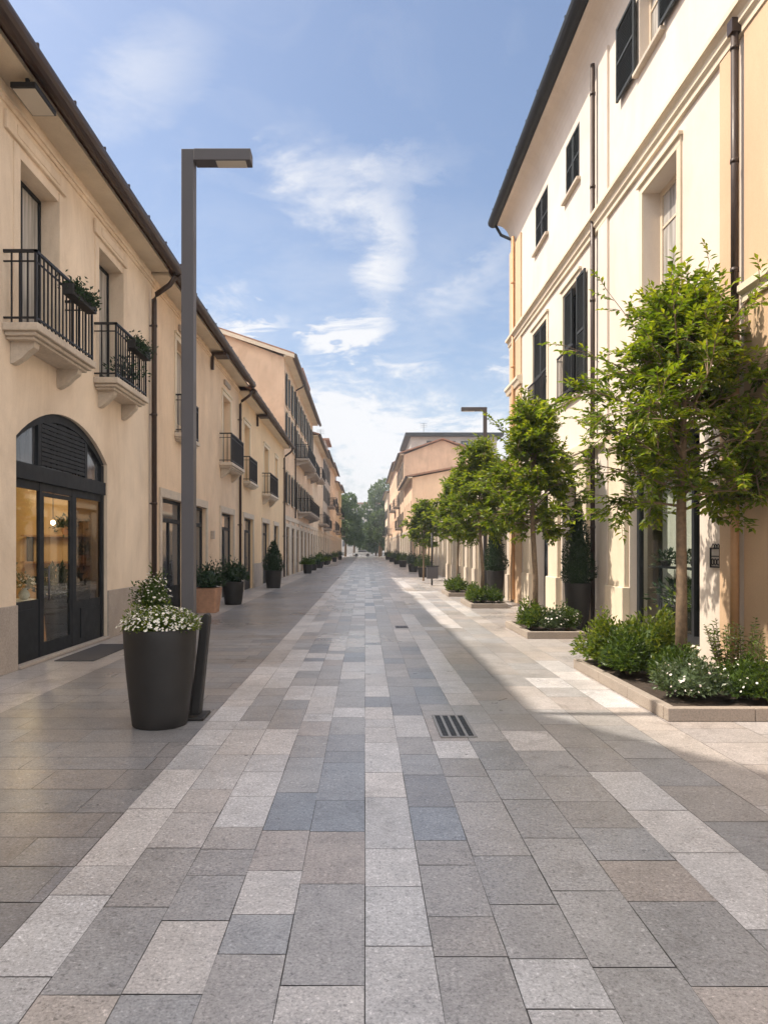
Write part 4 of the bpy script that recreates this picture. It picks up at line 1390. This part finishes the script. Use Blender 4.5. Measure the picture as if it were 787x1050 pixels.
for i, (y, lb) in enumerate(((10.35, 'low dark plant at the near end of the shop window shelf'), (10.85, 'low dark plant in the middle of the shop window shelf'), (11.4, 'low dark plant at the far end of the shop window shelf'))):
    pot_plant(lb, RX + .38, y, 1.32, .1, .09, .2, 90, 40 + i)
pot_plant('dark potted plant standing on the shop window floor below the shelf', RX + .42, 11.1, .26, .5, .17, .42, 160, 50, ll=.13)
pot_plant('leafy potted plant on the shop window floor nearest the wall plaque', RX + .42, 10.5, .26, .45, .16, .45, 160, 51, 'leaf_shrub', ll=.12)

# iron house plaque
t = thing('wall_plaque', 'small black iron plaque with a curled top on the ivory villa wall', 'plaque', (RX - .01, 8.98, 1.5))
mb = MB()
y0, y1, z0, z1 = 8.86, 9.12, 1.36, 1.62
for (a, b_, c, d) in ((y0, y0 + .02, z0, z1), (y1 - .02, y1, z0, z1)): mb.box(RX - .03, RX - .004, a, b_, c, d)
mb.box(RX - .03, RX - .004, y0 + .02, y1 - .02, z0, z0 + .02); mb.box(RX - .03, RX - .004, y0 + .02, y1 - .02, z1 - .02, z1)
mb.box(RX - .022, RX - .008, y0 + .02, y1 - .02, 1.5, 1.515)
mb.build('frame', M['iron'], t)
mb = MB(); mb.box(RX - .016, RX - .005, y0 + .021, y1 - .021, z0 + .021, z1 - .021); mb.build('plate', M['grey'], t)
mb = MB()
for k in range(3):
    a0 = y0 + .06 + k * .07
    mb.tube([(RX - .02, a0 + .028 * math.cos(a), 1.435 + .04 * math.sin(a)) for a in [2 * PI * i / 12 for i in range(13)]], .007, 5)
for k in range(3):
    a0 = y0 + .065 + k * .065
    mb.tube([(RX - .018, a0 + .03 * math.cos(a), z1 + .0 + .045 * math.sin(a)) for a in [PI * i / 10 for i in range(11)]], .006, 5)
mb.build('scrolls', M['iron'], t)

# ------------------------------------------------------------------ right side beyond the villa
def right_far():
    b = Bld(-1, RX + .1, 21.73, 46, 'arcade', 'low cream arcade with pilasters behind the street trees, just past the villa')
    bays = [(22.4 + i * 2.35, 23.9 + i * 2.35) for i in range(10)]
    b.wall(4.2, 6, [(*d, 0, 3.0) for d in bays], M['trim'], ridge=None)
    for d in bays: b.door(*d, 3.0, rec=.3, surround=False)
    edges = [21.8] + [e for d in bays for e in d] + [46]
    for a, c in zip(edges[::2], edges[1::2]):
        mb = MB(); b.box(mb, a + .08, c - .08, 0, 3.5, -.1, 0); b.box(mb, a + .03, c - .03, 0, .8, -.15, 0); b.part(mb, 'pilaster', M['travert'])
    mb = MB(); b.box(mb, 21.73, 46, 3.6, 3.85, -.2, 0); b.box(mb, 21.73, 46.1, 4.2, 4.35, -.3, 6.1); b.part(mb, 'parapet', M['trim'])
    b2 = Bld(-1, RX + .1, 46.03, 66.8, 'arcade', 'second low arcade farther on, ochre plaster, before the salmon gable')
    bays = [(47 + i * 2.8, 48.7 + i * 2.8) for i in range(7)]
    b2.wall(4.0, 6, [(*d, 0, 2.9) for d in bays], M['peach'])
    for d in bays: b2.door(*d, 2.9, rec=.3, surround=False)
    mb = MB(); b2.box(mb, 46.03, 66.8, 4.0, 4.16, -.3, 6.1); b2.part(mb, 'parapet', M['trim'])
    tall_house(-1, RX, 67, 81.0, 8.4, 10.0, 'salmon', 'two storey salmon house with a plain gable under a brown roof edge on the right', [4.6], 4, depth=16, ov=.55, detail=False, ends=.5, rowshut=None)
    tall_house(-1, RX, 81.1, 98, 12.5, 14.2, 'orange', 'tall orange gable rising behind the salmon house on the right', [4.2, 7.2, 9.9], 4, depth=8.8, ov=.6, detail=False, balc=((84, 88, 4.1, .8), (90, 94, 7.1, .8)), ends=.5)
    g = Bld(-1, 6.4, 98.1, 112, 'apartment_house', 'grey flat roofed block with wide eaves topping the right row')
    mb = MB(); g.box(mb, 98.1, 112, 0, 17.3, 0, 12); g.part(mb, 'wall', M['grey'])
    mb = MB(); g.box(mb, 97.2, 113, 17.3, 17.75, -.8, 12.8); g.box(mb, 101, 110, 17.75, 18.3, 2, 9); g.part(mb, 'roof', M['darkwood'])
    for k in range(3):
        mb = MB(); mb.box(8.6 + 2.4 * k, 10.2 + 2.4 * k, 98.0, 98.09, 14.9, 16.7); f = g.part(mb, 'window', M['shutter'])
        mb = MB(); mb.box(8.75 + 2.4 * k, 10.05 + 2.4 * k, 97.96, 97.995, 15.05, 16.55); g.part(mb, 'pane', M['pane'], f)
    tall_house(-1, RX, 98.2, 128, 13.6, 14.3, 'salmon', 'long salmon house with narrow windows below the grey block', [4.2, 7.4, 10.4], 7, depth=1.85, ov=.6, detail=False, rowshut=None, balc=((102, 108, 7.3, .8), (116, 120, 4.1, .8)), ends=.1)
    tall_house(-1, RX - .3, 130, 150, 12.0, 13.2, 'pinkish', 'last pale buff house of the right row', [4.2, 7.4], 5, depth=11, ov=.6, detail=False, balc=((134, 138, 4.1, .8),))
    for (x, y, z, lb) in ((8.6, 103, 18.5, 'thin roof aerial on the grey flat roofed block'), (-6.0, 95, 16.2, 'thin roof aerial on the left attic storey'), ):
        t = thing('aerial', lb, 'aerial', (x, y, z - .3))
        mb = MB(); mb.tube([(x, y, z - .3), (x, y, z + 1.6)], .03, 5); mb.build('mast', M['iron'], t)
        mb = MB()
        for k in range(3): mb.tube([(x - .5, y, z + 1.5 - k * .25), (x + .5, y, z + 1.5 - k * .25)], .02, 4)
        mb.build('rods', M['iron'], t)


right_far()

# far end: pale block across the street end, trees, shrubs, a parked car
b = Bld(-1, 6, 238, 262, 'apartment_block', 'pale hazy apartment block far beyond the end of the street')
mb = MB(); mb.box(-9, 4.5, 240, 255, 0, 17); b.part(mb, 'wall', M['grey'])
mb = MB(); mb.box(-9.6, 5.1, 239.4, 255.6, 17, 17.5); b.part(mb, 'roof', M['tile'])
for z in (2.5, 6, 9.5, 13):
    for k in range(6):
        mb = MB(); mb.box(-7.6 + k * 2.1, -6.5 + k * 2.1, 239.9, 239.97, z, z + 1.8); b.part(mb, 'window', M['pane'])


def far_tree(label, x, y, h, rad, seed, n=2600, ll=.75, mat='leaf_far', trunk=2.5, lobes=9):
    r = random.Random(seed)
    t = thing('broadleaf_tree', label, 'tree', (x, y, 0), 'trees at the street end')
    mb = MB(); mb.tube([(x, y, -.05), (x + .1, y, trunk), (x, y, h * .75)], [.28, .22, .06], 8)
    for i in range(6):
        a = i * 1.05
        mb.tube([(x, y, trunk + i * .4), (x + rad * .6 * math.cos(a), y + rad * .6 * math.sin(a), trunk + h * .3 + i * .4)], [.1, .03], 5)
    mb.build('trunk', M['bark'], t)
    mb = MB()
    cs = []
    for i in range(lobes):
        f = i / (lobes - 1)
        w = rad * .62 * math.sin(PI * (.2 + .68 * f))
        a = i * 2.4
        cs.append((x + w * math.cos(a), y + w * math.sin(a), trunk + (h - trunk) * (.18 + .7 * f), rad * r.uniform(.42, .6)))
    for i in range(n):
        c = r.choice(cs)
        d = rvec(r); k = r.uniform(.3, 1) ** .5
        p = Vector(c[:3]) + d * c[3] * k
        mb.leaf(p, (d + rvec(r)).normalized(), rvec(r), ll * r.uniform(.6, 1.2), ll * .55, min(1, max(0, r.gauss(.4, .22))))
    mb.build('crown', M[mat], t)


far_tree('tall pine green tree above the right row at the end of the street', 3.6, 158, 17.0, 4.2, 61, 4200)
far_tree('lighter round tree under the tall tree on the right at the street end', 3.0, 147, 9.5, 2.4, 62, 2600)
far_tree('blue green tree behind the last ochre house on the left', -4.2, 150, 13.2, 3.6, 63, 3600)
far_tree('small dark tree left of the white car at the street end', -2.6, 165, 8.6, 2.6, 64, 2200)
far_tree('low bushy tree in the middle of the street end behind the car', .4, 175, 5.2, 2.6, 65, 1800, trunk=1.2)
far_tree('low tree to the right of the white car', 2.6, 168, 5.0, 2.2, 66, 1600, trunk=1.2)


def parked_car(x, y):
    t = thing('parked_car', 'small white car parked across the far end of the street', 'car', (x, y, 0))
    mb = MB()
    prof = [(-1.9, .35), (-1.95, .75), (-1.1, .9), (-.6, 1.38), (.75, 1.42), (1.35, .95), (1.95, .85), (1.95, .35)]
    mb.prism([(x + a, z) for a, z in prof], y - .8, y + .8, 'y'); mb.build('body', M['carwhite'], t, bevel=.05)
    mb = MB()
    mb.prism([(x + a, z) for a, z in [(-1.0, .95), (-.58, 1.32), (.7, 1.35), (1.2, .97)]], y - .81, y + .81, 'y'); mb.build('window', M['pane'], t)
    for wx in (-1.2, 1.2):
        for wy in (-.72, .72):
            mb = MB(); mb.tube([(x + wx, y + wy - .1, .32), (x + wx, y + wy + .1, .32)], .32, 16); w = mb.build('wheel', M['tyre'], t)
            mb = MB(); mb.tube([(x + wx, y + wy - .105, .32), (x + wx, y + wy + .105, .32)], .18, 12); mb.build('rim', M['lampgrey'], w)


parked_car(-.6, 150)

# air between here and the hills
m, nt, N, L, B = new_mat('haze_air')
N.remove(B)
pv = N.new('ShaderNodeVolumePrincipled'); pv.inputs['Color'].default_value = (.86, .92, 1, 1); pv.inputs['Density'].default_value = .001
L.new(pv.outputs[0], N['Material Output'].inputs['Volume'])
mb = MB(); mb.box(-60, 60, -15, 300, -1.2, 20)
tag(mb.build('haze', m), kind='stuff')

# ------------------------------------------------------------------ street lamps
def street_lamp(label, x, y, h, s, arm, w=.122):
    """square post with a flat arm; s=+1: the arm points to +X."""
    t = thing('street_lamp', label, 'street lamp', (x, y, 0), 'square street lamps')
    mb = MB(); mb.box(x - w / 2, x + w / 2, y - w / 2, y + w / 2, 0.004, h); p = mb.build('post', M['lampgrey'], t, bevel=.006)
    mb = MB(); mb.box(x - w / 2 - .05, x + w / 2 + .05, y - w / 2 - .05, y + w / 2 + .05, .002, .022); mb.build('base_plate', M['lampgrey'], t, bevel=.004)
    mb = MB()
    a, b = (x + s * w / 2 + s * .002, x + s * arm)
    mb.box(min(a, b), max(a, b), y - w * .62, y + w * .62, h - .118, h - .004)
    ar = mb.build('arm', M['lampgrey'], t, bevel=.006)
    mb = MB(); c0, c1 = x + s * arm * .45, x + s * (arm - .05)
    mb.box(min(c0, c1), max(c0, c1), y - w * .5, y + w * .5, h - .125, h - .1195)
    mb.build('lens', M['lens'], ar)
    mb = MB(); mb.box(x - .05, x + .05, y - w / 2 - .004, y - w / 2 - .0005, .5, .85); mb.build('hatch', M['lampgrey'], t)
    return t


street_lamp('tall grey square lamp post standing behind the daisy planter', -1.74, 6.95, 5.53, 1, .62)
street_lamp('grey lamp post rising out of the trees on the right', 3.74, 21.9, 6.02, -1, .74, .11)

# bollard fin and daisy planter
planter('big anthracite planter full of white daisies in front of the lamp post', -1.87, 6.42, .88, .245, .325, .23, 3000, .036, 71, flowers=760, fsize=.0125, name='planter', rx=.325, base=.62)
t = thing('bollard', 'slanted black blade bollard behind the right edge of the daisy planter', 'bollard', (-1.56, 6.72, 0))
mb = MB(); mb.prism([(-1.66, .03), (-1.565, .03), (-1.475, .95), (-1.49, .985), (-1.525, .985), (-1.56, .93)], 6.66, 6.78, 'y'); mb.build('blade', M['pot'], t, bevel=.012)
mb = MB(); mb.box(-1.74, -1.5, 6.52, 6.84, .003, .03); mb.build('base_plate', M['pot'], t, bevel=.006)

# ------------------------------------------------------------------ planters along the left row
r_ = random.Random(5)
planter('dark planter with a tall white flowering bush, beside the arched shop front', -3.50, 11.6, .62, .2, .27, .6, 1100, .065, 81, flowers=120, fsize=.02, rx=.27)
planter('terracotta coloured square planter with a round green bush by the peach house', -3.98, 17.8, .62, .25, .31, .62, 1500, .08, 82, mat='terracotta', square=True, leaf='leaf_dark', rx=.42)
planter('dark planter with a dense green bush right behind the terracotta planter', -3.80, 20.3, .66, .24, .31, .62, 1500, .08, 83, leaf='leaf_dark', rx=.42)
planter('dark planter with a slim pointed cypress by the apricot house', -3.76, 28.9, .72, .28, .34, 1.25, 1800, .09, 84, leaf='leaf_dark', kind='cypress', rx=.46, cat='planter')
far_pots = [(-3.75, 46, .85, 'first'), (-3.9, 53, .6, 'b'), (-3.8, 59, .7, 'c'), (-4.0, 63, .7, 'd'), (-3.9, 71, .6, 'e'), (-4.0, 76, .8, 'f'), (-3.8, 88, .8, 'g'), (-3.7, 104, .8, 'h')]
txt = ['nearest of the far left planters, in front of the tall orange house', 'bushy planter under the long balcony of the orange house', 'bushy planter at the middle of the orange house front', 'bushy planter where the orange house meets the pale buff one', 'bushy planter in front of the pale buff house', 'bushy planter at the far end of the pale buff house', 'bushy planter in front of the grey plastered house', 'farthest bushy planter on the left, by the peach attic house']
for i, ((x, y, h, _), tx) in enumerate(zip(far_pots, txt)):
    planter(tx, x, y, h * .7, .24, .32, .45 + .12 * (i * 5 % 4), 500, .14, 100 + i, leaf='leaf_dark' if i % 2 else 'leaf_shrub', rx=.5, group='planters along the far left row')
rtxt = ['bushy planter before the second arcade, next to the litter bin', 'bushy planter halfway along the second arcade', 'bushy planter before the salmon gable house', 'bushy planter under the orange gable balconies', 'bushy planter by the grey flat roofed block', 'farthest bushy planter of the right row']
for i, (y, tx) in enumerate(zip((40, 49, 62, 74, 88, 104), rtxt)):
    planter(tx, 3.35, y, .55, .28, .36, .75, 520, .14, 130 + i, leaf='leaf_dark' if i % 2 else 'leaf_shrub', rx=.5 + .02 * i, group='planters along the far right row')

# cypress planters against the villa
planter('tall anthracite planter with a clipped cypress between the villa pilasters', 4.1, 13.55, .95, .18, .25, 1.65, 4200, .055, 91, leaf='leaf_dark', kind='cypress', rx=.33)
planter('tall dark planter with a clipped cypress farther on by the arcade', 3.95, 21.3, .95, .19, .27, 1.5, 2600, .07, 92, leaf='leaf_dark', kind='cypress', rx=.38)

# litter bin on a post
t = thing('litter_bin', 'small dark litter bin on a thin post by the far trees', 'litter bin', (2.95, 31, 0))
mb = MB(); mb.tube([(2.95, 31, 0), (2.95, 31, 2.3)], .04, 10); mb.build('post', M['iron'], t)
mb = MB(); mb.box(2.7, 3.2, 30.7, 30.94, .3, .82); mb.build('box', M['lampgrey'], t, bevel=.02)
mb = MB(); mb.box(2.67, 3.23, 30.68, 30.96, .83, .87); mb.build('lid', M['iron'], t, bevel=.01)

# ------------------------------------------------------------------ planting beds with trees
def bed(label, x0, x1, y0, y1, h=.125, w=.1):
    t = thing('planting_bed', label, 'planting bed', ((x0 + x1) / 2, (y0 + y1) / 2, 0), 'planting beds by the right facades')
    for (a, b, c, d) in ((x0, x1, y0, y0 + w), (x0, x1, y1 - w, y1), (x0, x0 + w, y0 + w + .003, y1 - w - .003), (x1 - w, x1, y0 + w + .003, y1 - w - .003)):
        n = max(1, round(max(b - a, d - c) / 1.0))
        for i in range(n):
            mb = MB()
            if b - a > d - c: mb.box(a + (b - a) * i / n + .002, a + (b - a) * (i + 1) / n - .002, c, d, .001, h)
            else: mb.box(a, b, c + (d - c) * i / n + .002, c + (d - c) * (i + 1) / n - .002, .001, h)
            mb.build('kerb', M['kerb'], t, bevel=.007)
    mb = MB()
    r = random.Random(int(x0 * 100 + y0 * 10)); n = 14
    for i in range(n):
        for j in range(n):
            xa, xb = x0 + w + (x1 - x0 - 2 * w) * i / n, x0 + w + (x1 - x0 - 2 * w) * (i + 1) / n
            ya, yb = y0 + w + (y1 - y0 - 2 * w) * j / n, y0 + w + (y1 - y0 - 2 * w) * (j + 1) / n
            def zz(u, v): return h - .035 + .025 * math.sin(u * 17 + v * 5) * math.sin(v * 13 - u * 3)
            mb.face([(xa, ya, zz(xa, ya)), (xb, ya, zz(xb, ya)), (xb, yb, zz(xb, yb)), (xa, yb, zz(xa, yb))], None, True)
    mb.build('soil', M['soil'], t)


bed('large stone edged bed around the nearest street tree', 2.80, 4.42, 6.5, 9.45)
bed('stone edged bed with white flowers around the second tree', 2.88, 3.92, 12.5, 14.45)
bed('small stone edged bed around the third tree', 2.85, 3.85, 18.9, 21.0)
bed('farthest small stone edged bed, around the fourth tree', 2.8, 3.8, 23.6, 25.8)

street_tree('street_tree', 'nearest and largest street tree with a loose airy crown against the villa', 3.66, 8.15, .13, 2.02, 4.9, 1.16, 21, limbs=38, sub=7, twigs=6, leaves=11, ll=.092, trunk_r=.06,
            group='street trees on the right', sprays=((-.1, .95, 1.85), (1.3, 1.2, 1.75), (2.6, 1.05, 1.7), (-.6, .4, 1.6), (.2, .65, 1.7), (3.3, .4, 1.55), (-1.2, .8, 1.6), (-.3, -.05, 1.4), (3.6, -.2, 1.3), (.5, 1.3, 1.8), (4.2, .7, 1.6)))
TG = 'street trees on the right'
street_tree('street_tree', 'second street tree with a dense rounded crown', 3.24, 13.4, .13, 1.95, 4.65, .88, 22, lean=-.05, limbs=36, sub=7, twigs=6, leaves=11, ll=.10, trunk_r=.05, group=TG, sprays=((2.9, .9, 1.2), (.4, 1.15, 1.3), (1.8, 1.2, 1.3)))
street_tree('street_tree', 'third street tree, in front of the second lamp post', 3.32, 19.9, .13, 1.95, 4.85, 1.0, 25, limbs=34, sub=7, twigs=5, leaves=10, ll=.125, trunk_r=.05, group=TG, lean=-.08, sprays=((2.4, 1.0, 1.3), (.8, 1.2, 1.4)))
street_tree('street_tree', 'fourth street tree, slightly shorter, just before the litter bin', 3.25, 24.7, .13, 1.9, 4.45, .95, 27, limbs=32, sub=6, twigs=5, leaves=9, ll=.14, trunk_r=.045, group=TG, lean=.1, sprays=((2.2, .9, 1.2),))
street_tree('street_tree', 'farthest small street tree, paler, past the litter bin', 2.95, 35.5, 0.0, 1.8, 4.15, .92, 29, limbs=28, sub=6, twigs=4, leaves=9, ll=.17, trunk_r=.045, group=TG)

# shrubs of the beds
G = 'shrubs in the planting beds'
shrub('bright green mounded shrub at the far corner of the large bed', 3.12, 9.02, .12, .34, .36, .56, 2800, .07, 201, group=G, base=.66)
shrub('bright green mounded shrub behind the trunk of the nearest tree', 3.72, 8.98, .12, .42, .36, .6, 3000, .07, 202, group=G, base=.66)
shrub('darker mounded shrub at the left edge of the large bed', 3.12, 8.35, .12, .26, .34, .46, 2000, .065, 203, group=G, base=.3)
shrub('dark shrub between the tree trunk and the bed edge', 3.42, 7.75, .12, .24, .3, .36, 1600, .06, 204, group=G, base=.25)
shrub('low grey green shrub with small white flowers at the front of the large bed', 3.28, 7.1, .12, .34, .36, .34, 2200, .05, 205, 'leaf_grey', flowers=70, fcol=(.72, .66, .66), fsize=.014, group=G)
shrub('low white flowering shrub in the front middle of the large bed', 3.86, 6.98, .12, .36, .34, .36, 2200, .055, 206, 'leaf_shrub', flowers=60, fsize=.016, group=G, base=.25)
tall_plant('loose upright shrub by the terracotta downpipe', 4.08, 7.75, .12, .72, 26, 207, rad=.32, ll=.085, group=G)
tall_plant('tall leafy shrub at the wall end of the large bed', 4.2, 7.15, .12, .62, 24, 208, rad=.3, ll=.085, group=G, base=.25)
shrub('yellow green shrub at the left corner of the second bed', 3.12, 13.15, .12, .24, .4, .46, 1500, .07, 211, group=G, base=.5)
shrub('grey green shrub with white flowers at the front of the second bed', 3.42, 12.85, .12, .24, .22, .38, 1300, .055, 212, 'leaf_grey', flowers=50, fsize=.02, group=G)
shrub('white flowering shrub by the cypress planter', 3.72, 12.95, .12, .2, .26, .4, 1200, .06, 213, flowers=60, fsize=.02, group=G)
shrub('olive green shrub filling the left half of the third bed', 3.1, 19.8, .12, .26, .6, .44, 1400, .085, 221, group=G, base=.45)
shrub('dark low shrub in the right half of the third bed', 3.55, 19.5, .12, .24, .4, .4, 1000, .085, 222, group=G, base=.25)
shrub('olive green shrub of the fourth bed, the farthest one', 3.2, 24.5, .12, .4, .6, .44, 1100, .1, 223, group=G, base=.4)

# ------------------------------------------------------------------ things on balconies, walls and the ground
def flower_box(label, u0, u1, z, pro, seed):
    r = random.Random(seed); x = LX + pro
    t = thing('flower_box', label, 'flower box', (x, (u0 + u1) / 2, z), 'flower boxes on the balcony rails')
    mb = MB(); mb.box(x - .02, x + .13, u0, u1, z - .02, z + .14); mb.build('box', M['pot'], t, bevel=.008)
    mb = MB()
    for i in range(520):
        p = Vector((x + .055 + r.gauss(0, .08), r.uniform(u0, u1), z + .13 + abs(r.gauss(0, .07)) - .03))
        d = (rvec(r) + Vector((.4, 0, .1))).normalized()
        if r.random() < .3: p.z -= r.uniform(0, .14); p.x = x + .13 + r.uniform(0, .05)
        mb.leaf(p, d, rvec(r), r.uniform(.04, .08), .03, min(1, max(0, r.gauss(.35, .2))))
    mb.build('foliage', M['leaf_dark'], t)


flower_box('flower box hanging on the near balcony of the shop house', 9.75, 10.6, 5.16, .43, 301)
flower_box('flower box hanging on the far balcony of the shop house', 12.5, 13.4, 5.2, .39, 302)
pot_plant('leafy plant standing on the floor of the far shop house balcony', LX + .22, 12.9, 4.53, .2, .1, .42, 240, 303, 'leaf_dark', ll=.09)

t = thing('floodlight', 'dark flat floodlight under the eave at the top left', 'floodlight', (-4.2, 9.1, 7.5))
mb = MB(); mb.box(-4.42, -4.1, 8.75, 9.35, 7.36, 7.43); mb.build('housing', M['iron'], t, bevel=.01)
mb = MB(); mb.box(-4.3, -4.26, 8.9, 8.94, 7.43, 7.57); mb.box(-4.3, -4.26, 9.15, 9.19, 7.43, 7.57); mb.build('bracket', M['iron'], t)
mb = MB(); mb.box(-4.4, -4.12, 8.78, 9.32, 7.352, 7.359); mb.build('lens', M['lens'], t)

t = MB(); t.box(-4.42, -3.86, 10.0, 11.75, .001, .014)
tag(t.build('doormat', M['mat'], None, (-4.15, 10.9, 0), bevel=.004), 'dark doormat in front of the arched shop door', 'doormat')

t = thing('drain_grate', 'black slotted drain grate in the middle of the paving', 'drain', (.8, 6.35, 0))
mb = MB(); mb.face([(.64, 5.98, .003), (.955, 5.98, .003), (.955, 6.72, .003), (.64, 6.72, .003)]); mb.build('dark_sheet', M['iron'], t)  # shade between the bars is put in as a flat black sheet
mb = MB()
for k in range(5): mb.box(.64 + k * .0725, .64 + k * .0725 + .024, 5.98, 6.72, .0035, .009)
mb.box(.64, .954, 5.955, 5.98, .0035, .009); mb.box(.64, .954, 6.72, 6.745, .0035, .009)
mb.build('frame', M['steel'], t)
t = thing('drain_grate', 'tiny drain cover farther up the street paving', 'drain', (.75, 14.4, 0))
mb = MB(); mb.box(.62, .88, 14.2, 14.6, .0015, .006); mb.build('frame', M['lampgrey'], t)
mb = MB()
for k in range(3): mb.box(.66 + k * .07, .69 + k * .07, 14.24, 14.56, .0065, .008)
mb.build('dark_strips', M['iron'], t)  # raised black strips stand in for the shaded openings of the cover

# inside the arched shop
t = thing('display_table', 'round table under a white cloth just inside the shop window', 'table', (-5.4, 10.75, .02))
mb = MB(); prof = [(.46, .02), (.44, .3), (.40, .6), (.385, .78), (.37, .8), (.001, .8)]
mb.lathe(prof, (-5.4, 10.75, .02), 32); mb.build('tablecloth', M['cloth'], t)
for i, (dx, dy, h, lb) in enumerate(((-.1, -.2, .26, 'slim white vase at the near side of the shop table'), (.14, .1, .18, 'squat white vase on the shop table'), (-.18, .18, .34, 'tallest white vase at the back of the shop table'))):
    x, y = -5.4 + dx, 10.75 + dy
    v = thing('vase', lb, 'vase', (x, y, .82), 'white vases on the shop table')
    mb = MB(); mb.lathe([(.001, 0), (.05, 0), (.085, h * .35), (.07, h * .65), (.032, h * .9), (.045, h)], (x, y, .82), 20); mb.build('body', M['ceramic'], v)
    mb = MB(); r = random.Random(400 + i)
    shrub_leaves(mb, (x, y, .82 + h - .03), .14, .14, .22, 110, .06, r); mb.build('foliage', M['leaf_grey'], v)
    mb = MB(); blossoms(mb, (x, y, .82 + h - .02), .15, .15, .24, 26, r, .03, (.8, .76, .7), False); tag(mb.build('blossoms', M['petal'], v), kind='stuff')
pot_plant('dark leafy plant in a black stand behind the shop door glass', -5.3, 12.1, .02, .78, .22, .5, 420, 410, 'leaf_dark', ll=.14)
t = thing('display_shelf', 'wooden shelf high on the back wall of the shop', 'shelf', (-6.2, 14.9, 1.85))
mb = MB(); mb.box(-7.2, -5.2, 14.7, 14.98, 1.86, 1.9); mb.build('board', M['roomfloor'], t)
mb = MB(); mb.box(-7.2, -5.2, 14.7, 14.98, 1.3, 1.34); mb.build('board', M['roomfloor'], t)
mb = MB()
for x in (-7.1, -5.3): mb.box(x, x + .04, 14.75, 14.98, 1.34, 1.86)
mb.build('bracket', M['iron'], t)
for i, (x, z, lb) in enumerate(((-5.6, 1.9, 'trailing plant at the right end of the shop shelf'), (-6.3, 1.9, 'trailing plant in the middle of the shop shelf'), (-5.9, 1.34, 'small plant on the lower shop shelf'))):
    pot_plant(lb, x, 14.82, z, .14, .09, .28, 120, 420 + i, 'leaf_dark', 'terracotta', ll=.1)
pot_plant('pale flowering plant in a tall pot on the right inside the shop', -5.15, 12.75, .02, .6, .18, .45, 300, 430, 'leaf_grey', 'terracotta', ll=.12)
